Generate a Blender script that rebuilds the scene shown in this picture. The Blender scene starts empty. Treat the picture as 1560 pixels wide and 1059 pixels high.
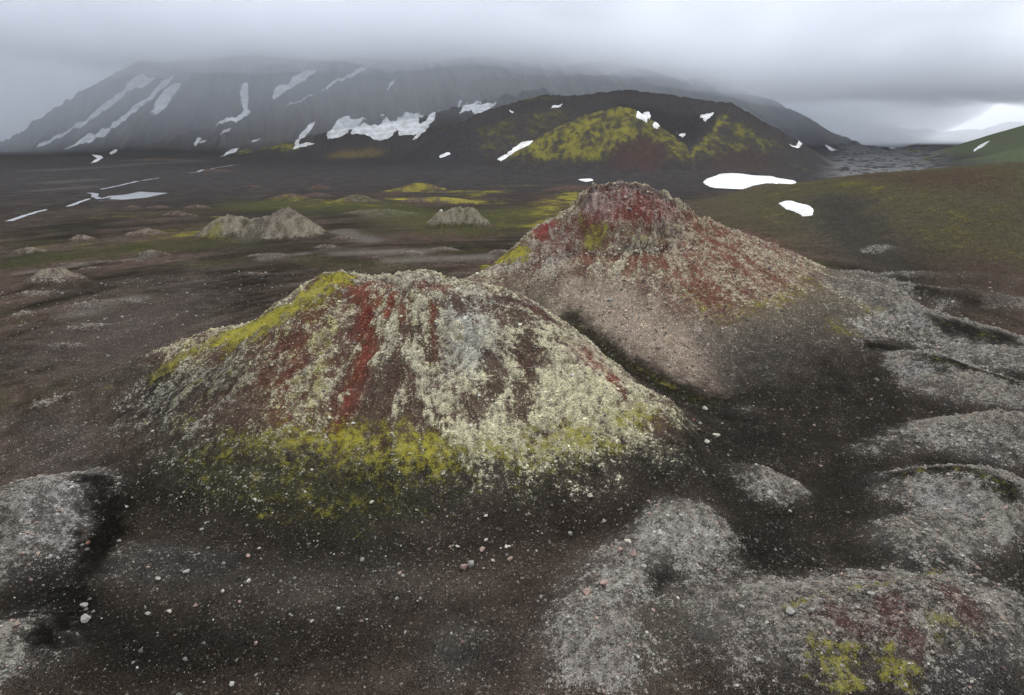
import bpy, math, random
import numpy as np
R = math.radians
random.seed(7)
rng = np.random.default_rng(11)

# ------------------------------------------------------------------ camera model (drone, 50 m above the plain)
CAM_H, PITCH, FPX, CX, CY = 50.0, R(18.0), 1000.0, 780.0, 529.5
cp, sp = math.cos(PITCH), math.sin(PITCH)
def ray(px, py):
    u = (np.asarray(px, float) - CX) / FPX; v = (CY - np.asarray(py, float)) / FPX
    return u, cp + v * sp, -sp + v * cp
def at_dist(px, py, Y):
    dx, dy, dz = ray(px, py); t = Y / dy
    return dx * t, Y + 0 * t, CAM_H + dz * t
def at_z(px, py, z=0.0):
    dx, dy, dz = ray(px, py); t = (z - CAM_H) / dz
    return dx * t, dy * t

# ------------------------------------------------------------------ noise
_P = np.random.default_rng(5).permutation(4096).astype(np.int64)
_G = np.stack([np.cos(np.linspace(0, 2 * np.pi, 64, endpoint=False)), np.sin(np.linspace(0, 2 * np.pi, 64, endpoint=False))], 1).astype(np.float32)
def perlin(x, y, seed=0):
    xi = np.floor(x); yi = np.floor(y)
    xf = (x - xi).astype(np.float32); yf = (y - yi).astype(np.float32)
    xi = xi.astype(np.int64); yi = yi.astype(np.int64)
    u = xf * xf * xf * (xf * (xf * 6 - 15) + 10); v = yf * yf * yf * (yf * (yf * 6 - 15) + 10)
    def g(ix, iy, fx, fy):
        k = _P[(_P[(ix + seed * 131) & 4095] + iy + seed * 17) & 4095] & 63
        gg = _G[k]
        return gg[..., 0] * fx + gg[..., 1] * fy
    a = g(xi, yi, xf, yf); b = g(xi + 1, yi, xf - 1, yf)
    c = g(xi, yi + 1, xf, yf - 1); d = g(xi + 1, yi + 1, xf - 1, yf - 1)
    return (a + u * (b - a) + v * ((c + u * (d - c)) - (a + u * (b - a)))) * 1.5
def fbm(x, y, scale, octv=4, seed=0, gain=0.5, ridged=False):
    s = 0; amp = 1; tot = 0; f = 1.0 / scale
    for o in range(octv):
        n = perlin(x * f + 13.7 * o, y * f - 7.3 * o, seed + o)
        if ridged: n = 1 - 2 * np.abs(n)
        s = s + amp * n; tot += amp; amp *= gain; f *= 2.03
    return s / tot
def sstep(a, b, x):
    t = np.clip((x - a) / (b - a), 0, 1); return t * t * (3 - 2 * t)

# ------------------------------------------------------------------ landforms: ridges (unions of cones along a crest line) and low mounds
class Ridge:
    def __init__(s, kind, pts, T, soft, r0=2.0, n=70, dz=0.0, east=1.0, west=1.0):
        s.east, s.west = east, west          # steepness of the flanks to the right and left, relative to front and back
        P = np.array([[*[float(q) for q in at_dist(p[0], p[1], p[2])], (p[3] if len(p) > 3 else T)] for p in pts])
        seg = np.r_[0, np.cumsum(np.hypot(np.diff(P[:, 0]), np.diff(P[:, 1])))]
        tt = np.linspace(0, seg[-1], n)
        s.S = np.stack([np.interp(tt, seg, P[:, k]) for k in range(4)], 1); s.S[:, 2] += dz
        s.kind, s.soft, s.r0 = kind, soft, r0
        reach = ((s.S[:, 2] + 6 * soft) / s.S[:, 3]).clip(0)
        s.box = ((s.S[:, 0] - reach).min(), (s.S[:, 0] + reach).max(), (s.S[:, 1] - reach).min(), (s.S[:, 1] + reach).max())
    def __call__(s, x, y):
        out = np.zeros(x.shape, np.float32)
        m = (x > s.box[0]) & (x < s.box[1]) & (y > s.box[2]) & (y < s.box[3])
        if not m.any(): return out
        xx = x[m].astype(np.float32); yy = y[m].astype(np.float32); best = np.full(xx.shape, -1e9, np.float32)
        for X, Y, H, T in s.S.astype(np.float32):
            dx = xx - X; dx = np.where(dx > 0, dx * np.float32(s.east), dx * np.float32(s.west)); d = np.sqrt(dx * dx + (yy - Y) ** 2 + s.r0 ** 2) - s.r0
            np.maximum(best, H - T * d, out=best)
        out[m] = s.soft * np.logaddexp(0, best / s.soft) - s.soft * math.log(1 + math.exp(-6)) * 0
        return out
class Mound:
    def __init__(s, kind, px, py, rx, ry, h, rot=0.0, zg=0.0, p=2.0):
        s.x, s.y = [float(q) for q in at_z(px, py, zg)]
        s.kind, s.rx, s.ry, s.h, s.c, s.s_, s.p = kind, rx, ry, h * (1.2 if kind == 'hummock' else 1.0), math.cos(R(rot)), math.sin(R(rot)), p
    def q(s, x, y):
        dx = x - s.x; dy = y - s.y
        a = (dx * s.c + dy * s.s_) / s.rx; b = (-dx * s.s_ + dy * s.c) / s.ry
        return np.sqrt(a * a + b * b)
    def __call__(s, x, y):
        out = np.zeros(x.shape, np.float32); rm = 2.6 * max(s.rx, s.ry)
        m = (np.abs(x - s.x) < rm) & (np.abs(y - s.y) < rm)
        if m.any(): out[m] = s.h * np.exp(-1.1 * s.q(x[m], y[m]) ** (s.p * 1.15))
        return out

RIDGES = [
 Ridge('near_cone', [(150,640,110),(190,600,116),(235,565,122),(280,525,127),(345,508,126),(430,480,122),(500,430,118),(520,417,117),(560,424,116),
    (610,424,116),(645,412,116),(680,427,115),(725,432,114),(780,450,112),(840,490,108),(900,540,103),(940,580,99),(985,605,96)], .74, 4.6, 7.0, 110, 0, 1.62, 1.08),
 Ridge('near_cone', [(225,590,118),(360,555,115),(540,552,107),(700,575,101)], .40, 1.8, 5.0, 50, -1.0),
 Ridge('far_cone', [(700,420,158,.5),(745,404,170,.5),(800,380,178,.5),(850,360,182,.5),(900,345,184,.46),(960,338,186,.44),(1030,322,190,.44),(1070,326,192,.44),(1110,340,194,.45),
    (1160,358,198,.45),(1200,376,200,.45),(1240,397,203,.45),(1290,430,200,.45)], .5, 3.5, 2.5, 90, -2.0),
 Ridge('far_cone', [(795,380,178,1.0),(812,356,180,1.0),(838,338,183,1.0),(868,331,185,.9)], .8, 1.2, 2.0, 40),
 Ridge('far_cone', [(880,326,187,1.2),(895,303,188,1.4),(908,285,188,1.35),(945,280,189,1.15),(985,289,190,1.2),(1018,304,191,1.4),(1042,319,191,1.7)], .8, 1.0, 3.0, 60),
 Ridge('right_hill', [(1230,285,560),(1290,272,470),(1340,265,430),(1400,260,400),(1460,256,380),(1530,250,360),(1600,246,345),(1750,240,330)], .22, 4, 14, 60),
 Ridge('crater_hill', [(690,200,1150),(740,172,1250),(790,158,1300),(830,148,1330),(870,147,1330),(960,141,1300),(1050,151,1220),(1105,163,1130),(1085,185,1080),(1060,215,1010),(1025,253,920)], .60, 6, 12, 90),
 Ridge('crater_hill', [(1105,163,1130),(1150,190,1110),(1200,218,1080),(1250,245,1040),(1300,268,960)], .55, 6, 12, 40),
 Ridge('crater_hill', [(715,207,1050),(750,193,1065),(780,182,1080),(830,168,1120),(868,169,1140),(885,180,1140)], .55, 6, 12, 50),
 Ridge('dome_hill', [(800,228,950),(840,205,975),(870,190,990),(900,176,1000),(945,167,1005),(957,168,1010),(985,190,1010),(1015,222,1000)], .70, 6, 10, 50),
 Ridge('mountain', [(-500,330,2250),(-200,275,2250),(-60,246,2250,.9),(30,203,2250,.9),(80,170,2270,.9),(130,140,2300,.9),(190,108,2330,.85),(260,62,2370,.78),(400,40,2400,.6),(600,30,2430),(800,36,2440),(950,60,2420),(1040,98,2390),(1100,128,2350),(1170,154,2250),
    (1200,176,2200),(1250,200,2150),(1300,219,2080),(1350,231,2000),(1420,243,1900)], .55, 14, 25, 90),
 Ridge('mountain', [(620,88,2350),(500,126,2100),(420,156,1950),(330,192,1820),(260,213,1750),(160,233,1750)], .5, 8, 15, 60),
 Ridge('foothill', [(820,142,1850),(760,150,1750),(700,166,1660),(640,184,1600),(560,196,1580),(480,207,1600),(420,224,1630)], .4, 8, 20, 60),
 Ridge('green_hill', [(1425,241,1500),(1470,223,1450),(1530,203,1400),(1600,180,1400),(1750,150,1400)], .38, 5, 10, 40),
 Ridge('green_hill', [(1440,250,1150),(1530,232,1050),(1620,212,1000),(1750,200,1000)], .33, 5, 10, 40),
 Ridge('knoll', [(1370,240,1900),(1384,229,1900),(1407,229,1900),(1416,238,1900)], .4, 4, 6, 20),
 Ridge('knoll', [(1408,248,1250),(1413,241,1250),(1420,248,1250)], .5, 3, 3, 12),
 Ridge('far_range', [(800,150,5500),(1150,155,5500),(1220,172,5600),(1300,186,5600),(1380,198,5600),(1460,204,5600),(1540,190,5600),(1700,175,5600)], .25, 15, 60, 50),
 Ridge('rocky_mound', [(308,362,328),(330,336,335),(345,328,338),(385,335,337),(415,329,335),(438,317,335),(455,335,333),(470,356,329)], .75, 1.5, 1.2, 60),
 Ridge('rocky_mound', [(655,340,374),(670,323,378),(700,316,380),(720,318,380),(730,330,378),(744,340,375)], 1.0, 1.2, 1.5, 40),
 Ridge('rocky_mound', [(42,434,221),(70,414,224),(90,412,225),(118,428,222)], .6, 0.9, 1.5, 40),
]
# low lichen-grey lava mounds right and in front, and little rock heaps on the plain: (kind, px, py, rx, ry, height, rot)
MOUNDS = [Mound(*a) for a in [
 ('hummock', 1330, 407, 8, 6, 2.2, 0), ('hummock', 1308, 450, 7, 9, 2.2, 0), ('hummock', 1420, 437, 22, 5, 1.6, -20),
 ('hummock', 1445, 468, 26, 7, 4.0, -25), ('hummock', 1330, 498, 11, 8, 3.2, 0), ('hummock', 1425, 520, 24, 9, 3.6, -25), ('hummock', 1520, 560, 14, 7, 3.0, -20), 
 ('hummock', 1405, 572, 8, 7, 2.4, 0), ('hummock', 1480, 600, 13, 10, 3.0, 0), ('hummock', 1320, 552, 7, 3, .8, 0), ('hummock', 1480, 675, 12, 7, 2.8, 0), ('hummock', 1580, 690, 12, 8, 3.0, 0),
 ('hummock', 1168, 757, 6.0, 5.0, 2.6, 0), ('hummock', 1450, 757, 11, 6, 3.2, -5), ('hummock', 1560, 800, 10, 7, 2.5, -5), ('hummock', 1405, 830, 8, 5.5, 2.4, 0),
 ('hummock', 1400, 955, 13.5, 7.5, 3.6, 4), ('hummock', 1180, 960, 6, 8, 1.6, 0), ('hummock', 1040, 838, 6.5, 5.5, 2.8, 0), ('hummock', 950, 880, 6.0, 5.0, 1.9, 0), ('hummock', 900, 985, 6.5, 7, 2.4, 0),
 ('hummock', 1060, 960, 5.5, 7, 1.5, 0), ('hummock', 700, 1010, 5, 6, 1.4, 0), ('hummock', 78, 800, 8.0, 8.5, 3.8, 0), ('hummock', 30, 1000, 7, 5, 2.0, 0), ('hummock', -120, 860, 14, 12, 4.0, 0),
 ('hummock', 240, 880, 11, 5, 1.4, -8), ('hummock', 1135, 632, 6, 3, .9, -10), ('hummock', 1330, 690, 9, 5, .9, 0), ('hummock', 1180, 655, 6, 3, .6, 0),
 ('hummock', 420, 960, 12, 5, .7, 0), ('hummock', 640, 900, 16, 5, .6, 0),
]]
HEAPS = [Mound(*a) for a in [
 ('rock_heap', 543, 308, 14, 9, 5.0, 0), ('rock_heap', 581, 326, 22, 8, 3.0, 0), ('rock_heap', 668, 308, 26, 8, 3.5, 0), ('rock_heap', 640, 288, 20, 10, 6.0, 0), ('rock_heap', 440, 304, 14, 8, 4.0, 0), ('rock_heap', 486, 288, 10, 6, 4.5, 0),
 ('rock_heap', 483, 299, 12, 6, 3.0, 0), ('rock_heap', 525, 366, 7, 3, 1.6, 0), ('rock_heap', 497, 380, 6, 3, 1.6, 10), ('rock_heap', 408, 393, 10, 2.5, 1.5, 12), ('rock_heap', 627, 390, 6, 3, 1.8, 0),
 ('rock_heap', 676, 383, 7, 3, 1.5, 0), ('rock_heap', 763, 388, 6, 3, 1.8, 0), ('rock_heap', 572, 395, 5, 2, .9, 0), ('rock_heap', 393, 421, 8, 2, 1.0, 0), ('rock_heap', 224, 358, 9, 4, 3.0, 20), ('rock_heap', 232, 391, 7, 3, 2.2, 0),
 ('rock_heap', 150, 402, 26, 2.5, 1.0, 14), ('rock_heap', 138, 411, 6, 2, .9, 10), ('rock_heap', 241, 319, 8, 4, 2.4, 0), ('rock_heap', 270, 330, 9, 4, 2.6, 10), ('rock_heap', 203, 318, 5, 3, 2.0, 0), ('rock_heap', 124, 366, 6, 4, 2.4, 0),
 ('rock_heap', 48, 384, 7, 4, 2.2, 0), ('rock_heap', 60, 451, 8, 2.5, 1.3, 15), ('rock_heap', 155, 468, 11, 3, 1.8, 22), ('rock_heap', 38, 482, 4, 2.5, 1.5, 0), ('rock_heap', 133, 502, 7, 4, 1.0, 20), ('rock_heap', 205, 490, 5, 4, .5, 30),
 ('rock_heap', 100, 530, 4.5, 2.5, 1.3, 10), ('rock_heap', 107, 629, 2.6, 1.6, 1.0, 0), ('rock_heap', 66, 636, 3.0, 2.0, 1.2, 0), ('rock_heap', 300, 319, 9, 5, 2.6, 0), ('rock_heap', 880, 291, 28, 12, 4.5, 0), ('rock_heap', 1160, 305, 16, 7, 4.0, -20),
 ('rock_heap', 385, 286, 9, 5, 2.5, 0), ('rock_heap', 325, 262, 30, 12, 3.0, 0), ('rock_heap', 240, 245, 60, 20, 4.0, 0),
]]
KINDS = ['ground', 'near_cone', 'far_cone', 'right_hill', 'crater_hill', 'dome_hill', 'mountain', 'foothill', 'green_hill', 'knoll', 'far_range', 'rocky_mound', 'hummock', 'rock_heap', 'lava_field']
KI = {k: i for i, k in enumerate(KINDS)}

def lava_mask(x, y):
    a = x / np.maximum(y, 1)
    return sstep(.44, .50, a) * sstep(.66, .59, a) * sstep(620, 800, y) * sstep(3200, 2600, y)
def base(x, y):
    r = np.hypot(x, y)
    n = 1.1 * fbm(x, y, 90, 3, 1) * sstep(20, 120, r) + .35 * fbm(x * .8, y, 22, 3, 2)
    far = 2.2 * fbm(x, y * 1.3, 260, 3, 8) * sstep(250, 700, r)
    return n + far
def smooth_height(x, y, parts=False):
    """landform heights without the fine relief; parts also returns each landform's own height"""
    x = np.asarray(x, float); y = np.asarray(y, float)
    acc = np.zeros(x.shape); per = {}
    for rg in RIDGES:
        z = rg(x, y); acc += (np.maximum(z, 0) / 30.) ** 14
        if parts: per[rg.kind] = np.maximum(per[rg.kind], z) if rg.kind in per else z
    z = 30. * acc ** (1 / 14)
    hm = np.zeros(x.shape); hp = np.zeros(x.shape)
    for m in MOUNDS: hm += m(x, y)
    for m in HEAPS: hp += m(x, y)
    if parts: per['hummock'] = hm; per['rock_heap'] = hp
    z = z + base(x, y) * np.exp(-z / 6) + hm + hp
    return (z, per) if parts else z

def unproject(P):
    """pixel landmarks of the photograph -> points on the smooth terrain"""
    P = np.asarray(P, float); dx, dy, dz = ray(P[:, 0], P[:, 1])
    n = np.hypot(dx, dy); ts = np.exp(np.linspace(math.log(25), math.log(9000), 900))
    out = np.zeros((len(P), 3))
    for i0 in range(0, len(P), 200):
        sl = slice(i0, min(i0 + 200, len(P)))
        tx = (dx / n)[sl, None] * ts; ty = (dy / n)[sl, None] * ts; tz = CAM_H + (dz / n)[sl, None] * ts
        below = tz < smooth_height(tx, ty)
        k = np.argmax(below, 1); k[~below.any(1)] = len(ts) - 1
        lo = ts[np.maximum(k - 1, 0)]; hi = ts[k]
        ax, ay, az = (dx / n)[sl], (dy / n)[sl], (dz / n)[sl]
        for _ in range(14):
            mid = .5 * (lo + hi); b = CAM_H + az * mid < smooth_height(ax * mid, ay * mid)
            hi = np.where(b, mid, hi); lo = np.where(b, lo, mid)
        out[sl, 0] = ax * hi; out[sl, 1] = ay * hi; out[sl, 2] = CAM_H + az * hi
    return out

NAZ = 1500
RSTEP = .0032
NSTONE = 750000
HAZE_D = .00002
CLOUD_D = .009
CLOUD_T = 190
CLOUD_C = (.95, .966, .99)
MIST_D = .0007
VEIL_D = .0006
DENOISE = True
SKY_GRAD = (.48, 1.85)
SKY_TINT = (.95, .97, 1.01)
SUN_E = 1.5
EXPO = .68
VB = 16

# ------------------------------------------------------------------ tagging
COL = bpy.context.scene.collection
def tag(o, label, cat, group=None, kind=None):
    o['label'] = label; o['category'] = cat
    if group: o['group'] = group
    if kind: o['kind'] = kind
    return o
def mesh_obj(name, V, F, mats, attrs=None, smooth=True):
    V = np.asarray(V, np.float32); F = np.asarray(F, np.int32); k = F.shape[1]
    me = bpy.data.meshes.new(name)
    me.vertices.add(len(V)); me.vertices.foreach_set('co', V.ravel())
    me.loops.add(F.size); me.loops.foreach_set('vertex_index', F.ravel())
    me.polygons.add(len(F)); me.polygons.foreach_set('loop_start', (np.arange(len(F)) * k).astype(np.int32))
    for a, v in (attrs or {}).items():
        c = np.ones((len(V), 4), np.float32); c[:, :v.shape[1]] = v
        me.color_attributes.new(a, 'FLOAT_COLOR', 'POINT').data.foreach_set('color', c.ravel())
    me.update(calc_edges=True)
    me.polygons.foreach_set('use_smooth', np.full(len(F), smooth))
    me.materials.append(mats)
    o = bpy.data.objects.new(name, me); COL.objects.link(o)
    return o

# ------------------------------------------------------------------ painted zones: what grows or lies where, and some painted shade (world plan, from landmarks)
def dist_line(x, y, L):
    best = np.full(x.shape, 1e9)
    if len(L) == 1: return np.hypot(x - L[0][0], y - L[0][1])
    for a, b in zip(L[:-1], L[1:]):
        dx, dy = b[0] - a[0], b[1] - a[1]; q = dx * dx + dy * dy + 1e-9
        t = np.clip(((x - a[0]) * dx + (y - a[1]) * dy) / q, 0, 1)
        np.minimum(best, np.hypot(x - a[0] - t * dx, y - a[1] - t * dy), out=best)
    return best
def sdf_poly(x, y, L):
    d = dist_line(x, y, list(L) + [L[0]]); ins = np.zeros(x.shape, bool); n = len(L)
    for i in range(n):
        x1, y1 = L[i][:2]; x2, y2 = L[(i + 1) % n][:2]
        c = (y1 > y) != (y2 > y)
        ins ^= c & (x < (x2 - x1) * (y - y1) / (y2 - y1 + 1e-12) + x1)
    return np.where(ins, d, -d)
class Zone:
    """pixel landmarks, kept as a world-plan polyline (width in m) or polygon (soft edge in m)"""
    all = []
    def __init__(s, shape, pts, w, **paint):
        s.shape, s.px, s.w, s.paint = shape, pts, w, paint; Zone.all.append(s)
    @staticmethod
    def place():
        flat = [p for z in Zone.all for p in z.px]; W = unproject(flat); k = 0
        for z in Zone.all:
            z.L = W[k:k + len(z.px), :2]; k += len(z.px)
    def mask(s, x, y, jit):
        w = s.w; lo = s.L.min(0) - 2.5 * w; hi = s.L.max(0) + 2.5 * w
        m = (x > lo[0]) & (x < hi[0]) & (y > lo[1]) & (y < hi[1])
        if not m.any(): return m, None
        if s.shape == 'line': v = sstep(1.55, .15, dist_line(x[m], y[m], s.L) / w + jit[m])
        else: v = sstep(-.9, .9, sdf_poly(x[m], y[m], s.L) / w + jit[m])
        return m, v
RED = (.13, .035, .025); REDBR = (.085, .033, .024); BROWN = (.072, .047, .036); DKBROWN = (.045, .028, .022); TAUPE = (.080, .064, .051)
BLACK = (.0065, .006, .005); DARK = (.0165, .0145, .012); GREY = (.075, .072, .068); PALE = (.46, .44, .31); PGREY = (.34, .335, .305); DROCK = (.13, .12, .115)
L_, P_ = 'line', 'poly'
Z = Zone
# near cone
Z(P_, [(200,600),(330,515),(500,432),(645,418),(800,465),(900,545),(985,605),(990,650),(900,690),(740,705),(560,700),(400,690),(260,660)], 5, only='near_cone', rock=.42, a=.6)
Z(P_, [(560,560),(700,470),(830,490),(900,560),(990,610),(985,650),(880,690),(700,690),(600,660)], 10, rock=.68, rockc=(.48,.46,.33), a=.8)
Z(P_, [(820,560),(900,560),(985,615),(980,650),(880,690),(700,698),(670,650)], 11, rock=.94, rockc=(.58,.55,.35), a=.85)
Z(L_, [(700,480),(720,500),(715,530)], 4, rock=.85, rockc=(.43,.44,.395), a=.8)
Z(L_, [(530,425),(610,432),(690,445),(780,462)], 3.2, rock=.68, rockc=(.42,.40,.32), a=.8)
Z(P_, [(255,575),(330,540),(400,560),(330,640),(240,640),(190,630)], 6, soil=DARK, rock=.30, moss=.05, a=.8)
Z(L_, [(400,560),(395,590),(415,610)], 3.5, rock=.75, rockc=(.46,.44,.26), a=.8)
Z(P_, [(400,520),(470,470),(520,440),(545,440),(520,600),(480,660),(410,640),(380,590)], 4, soil=(.066,.032,.024), rock=.27, a=.8)
for pts, w, c in [([(548,440),(560,480),(560,520),(548,570),(530,620),(515,650)], 2.6, (.14,.030,.02)), ([(600,455),(590,480)], 1.6, (.17,.034,.02)), ([(660,470),(658,510),(662,545)], 1.5, (.10,.03,.02)), ([(440,510),(415,560),(400,580)], 2.2, REDBR),
    ([(480,480),(455,540),(430,610)], 2.4, (.11,.032,.024)), ([(415,640),(440,650)], 2.5, (.10,.034,.022)), ([(890,540),(915,560),(935,580)], 2.2, (.18,.04,.028)), ([(925,580),(950,600)], 1.2, (.13,.03,.02))]:
    Z(L_, pts, w * .72, soil=tuple(q * k for q, k in zip(c, (.62, .70, .70))), rock=.08, moss=-.2, a=1., pt=1)
for pts, w in [([(510,432),(560,440)], 1.3), ([(565,432),(600,440)], 1.0), ([(640,440),(690,438)], 1.3), ([(600,470),(615,480)], 1.2), ([(570,450),(580,470)], 1.4)]:
    Z(L_, pts, w * .9, soil=(.105,.034,.024), rock=.22, a=.9, pt=1)
for pts, w in [([(640,500),(650,540)], 1.8), ([(690,455),(700,480)], 2.2), ([(760,455),(790,480),(815,540)], 3.2), ([(800,520),(805,560),(800,610),(790,630)], 2.4), ([(745,545),(755,590)], 2.2), ([(725,610),(715,625)], 2.0), ([(590,560),(570,620),(540,670)], 4.0), ([(630,620),(600,650),(640,670)], 3.5), ([(690,630),(680,650)], 1.4), ([(820,470),(830,490)], 2.0), ([(350,600),(400,640),(330,620)], 3.0)]:
    Z(L_, pts, w * .8, soil=DKBROWN, rock=.16, moss=-.2, a=.95, pt=1)
Z(L_, [(905,530),(885,540),(930,575)], 2.2, rockc=(.26,.16,.145), rock=.55, a=.6)
Z(L_, [(800,455),(830,480)], 2.0, rockc=(.20,.16,.15), a=.7)
Z(L_, [(250,566),(300,534),(345,513),(400,492)], 4.6, moss=.75, tone=.85, rock=.3, a=.8)
Z(L_, [(350,515),(400,494),(440,476),(480,447),(515,422)], 3.6, moss=.95, tone=1.0, rock=.15, a=.95)
Z(L_, [(290,590),(300,610),(290,640)], 3, moss=.66, tone=.85, a=.7)
Z(P_, [(440,480),(520,440),(520,530),(500,620),(430,640),(460,560)], 5, moss=.46, tone=.72, rock=.46, a=.8)
Z(L_, [(650,520),(720,520),(660,560)], 3, moss=.45, tone=.7, a=.8)
Z(P_, [(580,640),(760,640),(900,600),(980,620),(960,660),(840,690),(640,690)], 6, moss=.24, tone=.85, a=.8)
Z(L_, [(345,690),(400,690),(450,695)], 5.5, moss=.72, tone=.65, a=.8)
Z(L_, [(450,690),(500,682),(560,678),(620,690)], 5.5, moss=.72, tone=.92, a=.95)
Z(L_, [(620,695),(700,705),(790,705),(850,698)], 4.6, moss=.74, tone=.92, a=.9)
Z(L_, [(850,695),(900,678),(950,650),(985,622)], 4.6, moss=.66, tone=.9, a=.85)
Z(P_, [(260,690),(400,700),(620,722),(650,760),(600,800),(450,800),(300,760)], 5, soil=(.018,.018,.009), moss=.60, tone=.30, rock=.12, a=.85)
Z(P_, [(640,722),(860,715),(840,760),(660,780)], 5, soil=(.018,.0165,.012), moss=.40, tone=.35, rock=.18, a=.8)
Z(P_, [(200,700),(320,770),(560,812),(760,800),(920,760),(1010,700),(1060,640),(1090,680),(1000,770),(850,850),(560,870),(320,830),(180,780)], 6, soil=(.0092,.0083,.0068), rock=.13, a=.75)
# far cone
Z(P_, [(870,352),(905,288),(945,282),(990,294),(1040,325),(1000,350),(930,352)], 2.0, only='far_cone', soil=(.085,.028,.021), rock=.52, rockc=(.30,.235,.215), dz=.7, a=.95)
Z(P_, [(905,335),(960,318),(1030,330),(1010,346),(930,352)], 2.0, soil=(.11,.032,.023), rock=.42, rockc=(.36,.25,.22), a=.85)
Z(P_, [(920,338),(945,300),(985,300),(1010,320)], 2.0, soil=(.12,.034,.026), rock=.42, rockc=(.30,.22,.20), a=.6)
Z(P_, [(805,378),(840,340),(875,335),(885,380),(860,395)], 2.5, soil=(.10,.04,.03), rock=.52, rockc=(.25,.23,.20), moss=.18, tone=.6, a=.85)
Z(L_, [(825,350),(835,345)], 2.0, soil=(.15,.03,.03), rock=.2, a=.8)
Z(P_, [(878,338),(925,350),(930,378),(890,382)], 2.4, moss=.78, tone=.62, rock=.22, a=.9)
Z(P_, [(925,352),(1010,348),(1042,338),(1040,372),(950,376)], 2.2, moss=.52, tone=.95, rock=.52, rockc=(.30,.29,.23), a=.85)
Z(L_, [(862,384),(930,388),(1000,378),(1062,376)], 1.2, soil=(.030,.024,.021), rock=.40, rockc=(.13,.115,.105), moss=-.3, dz=-.8, a=.6)
Z(L_, [(1020,360),(1060,365)], 3.5, rockc=(.12,.11,.105), soil=DKBROWN, rock=.5, a=.8)
Z(L_, [(740,405),(765,397),(795,385)], 3.0, moss=.9, tone=1.0, rock=.05, a=.95)
Z(L_, [(745,412),(800,395),(850,400)], 4.0, rock=.62, rockc=(.33,.31,.27), a=.75)
Z(P_, [(1000,400),(1050,340),(1130,352),(1215,388),(1235,425),(1190,455),(1100,490),(1020,470)], 5, soil=REDBR, rock=.46, rockc=(.37,.33,.24), moss=.08, tone=.8, a=.85)
for pts, w in [([(990,392),(960,400),(955,425)], 2.5), ([(1040,372),(1070,410),(1090,440)], 2.5), ([(1010,395),(1040,430)], 1.6), ([(1085,370),(1120,400)], 3.0), ([(1060,345),(1075,365)], 2.0), ([(1130,400),(1150,430)], 1.8), ([(880,390),(960,395)], 3.0)]:
    Z(L_, pts, w * .6, soil=(.11,.042,.032), rock=.26, a=.8, pt=1)
Z(L_, [(1055,455),(1100,480),(1150,472),(1200,452),(1240,428)], 5, moss=.55, tone=.6, a=.8)
Z(P_, [(860,420),(960,440),(1040,490),(1110,520),(1090,590),(1040,570),(940,520),(860,470)], 6, only='far_cone', soil=(.20,.158,.122), rock=.30, rockc=(.28,.24,.20), moss=-.1, a=.85)
Z(P_, [(1060,510),(1180,500),(1260,460),(1300,480),(1220,560),(1120,600),(1090,580)], 6, soil=(.034,.030,.026), rock=.18, a=.8)
Z(P_, [(960,410),(1040,440),(1060,490),(980,470)], 4, soil=(.095,.055,.045), rock=.34, a=.6)
Z(L_, [(870,485),(900,520),(960,555),(1020,590),(1075,615),(1110,625)], 3.5, only='far_cone ground', soil=(.012,.011,.007), moss=.36, tone=.12, rock=.02, a=.9)  # olive moss; the valley's shade is put into the dark soil colour
Z(L_, [(965,560),(1030,592)], 1.4, only='far_cone ground', moss=.45, tone=.30, a=.9)
Z(L_, [(1110,625),(1150,660),(1100,720)], 5, soil=(.012,.011,.0095), rock=.12, moss=.08, a=.7)  # shade of the hollow carried on as dark soil
# right-hand lichen mounds; mossy hollows with their shade put into the black soil
Z(L_, [(1275,505),(1300,510),(1272,490)], 3.2, moss=.62, tone=.5, a=.9)
Z(L_, [(1318,472),(1340,468)], 2.5, moss=.6, tone=.5, a=.9)
Z(P_, [(1290,492),(1400,482),(1530,535),(1535,560),(1480,545),(1380,522),(1310,520)], 4, rock=.55, rockc=(.27,.265,.24), a=.75)
Z(L_, [(1360,495),(1410,510),(1380,500)], 2.5, moss=.34, tone=.85, a=.8)
Z(L_, [(1440,495),(1530,515)], 4, soil=BLACK, moss=.35, tone=.15, rock=0, a=.9)
Z(L_, [(1430,548),(1470,556),(1540,580)], 3.5, soil=BLACK, moss=.40, tone=.2, rock=0, a=.9)
Z(L_, [(1330,525),(1360,530)], 2.5, soil=BLACK, moss=.3, tone=.2, rock=0, a=.9)
Z(L_, [(1400,440),(1480,455)], 3, soil=BLACK, moss=.15, tone=.1, rock=0, a=.9)
Z(L_, [(1380,720),(1450,715),(1530,745)], 2.2, soil=BLACK, moss=.45, tone=.25, rock=0, a=.9)
Z(L_, [(1480,800),(1510,850)], 2.0, moss=.32, tone=.25, a=.8)
Z(P_, [(1120,800),(1180,795),(1230,850),(1160,880),(1110,850)], 3, soil=(.010,.0092,.008), rock=.2, moss=.25, tone=.1, a=.75)  # hollow shade painted as darker gravel, with some olive moss
Z(L_, [(1290,620),(1350,640)], 3.0, moss=.25, tone=.3, a=.7)
Z(P_, [(1200,900),(1300,875),(1420,870),(1530,900),(1540,1040),(1200,1040)], 5, rock=.50, rockc=(.25,.235,.205), moss=.08, soil=(.028,.023,.02), a=.75)
Z(L_, [(1200,925),(1260,905),(1350,890),(1430,870)], .9, moss=.65, tone=.75, a=.8)
Z(P_, [(1210,1040),(1240,980),(1330,975),(1420,1000),(1400,1045)], 3.5, moss=.72, tone=.62, rock=.35, a=.9)
Z(L_, [(1440,960),(1500,965)], 3, moss=.62, tone=.55, a=.8)
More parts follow.
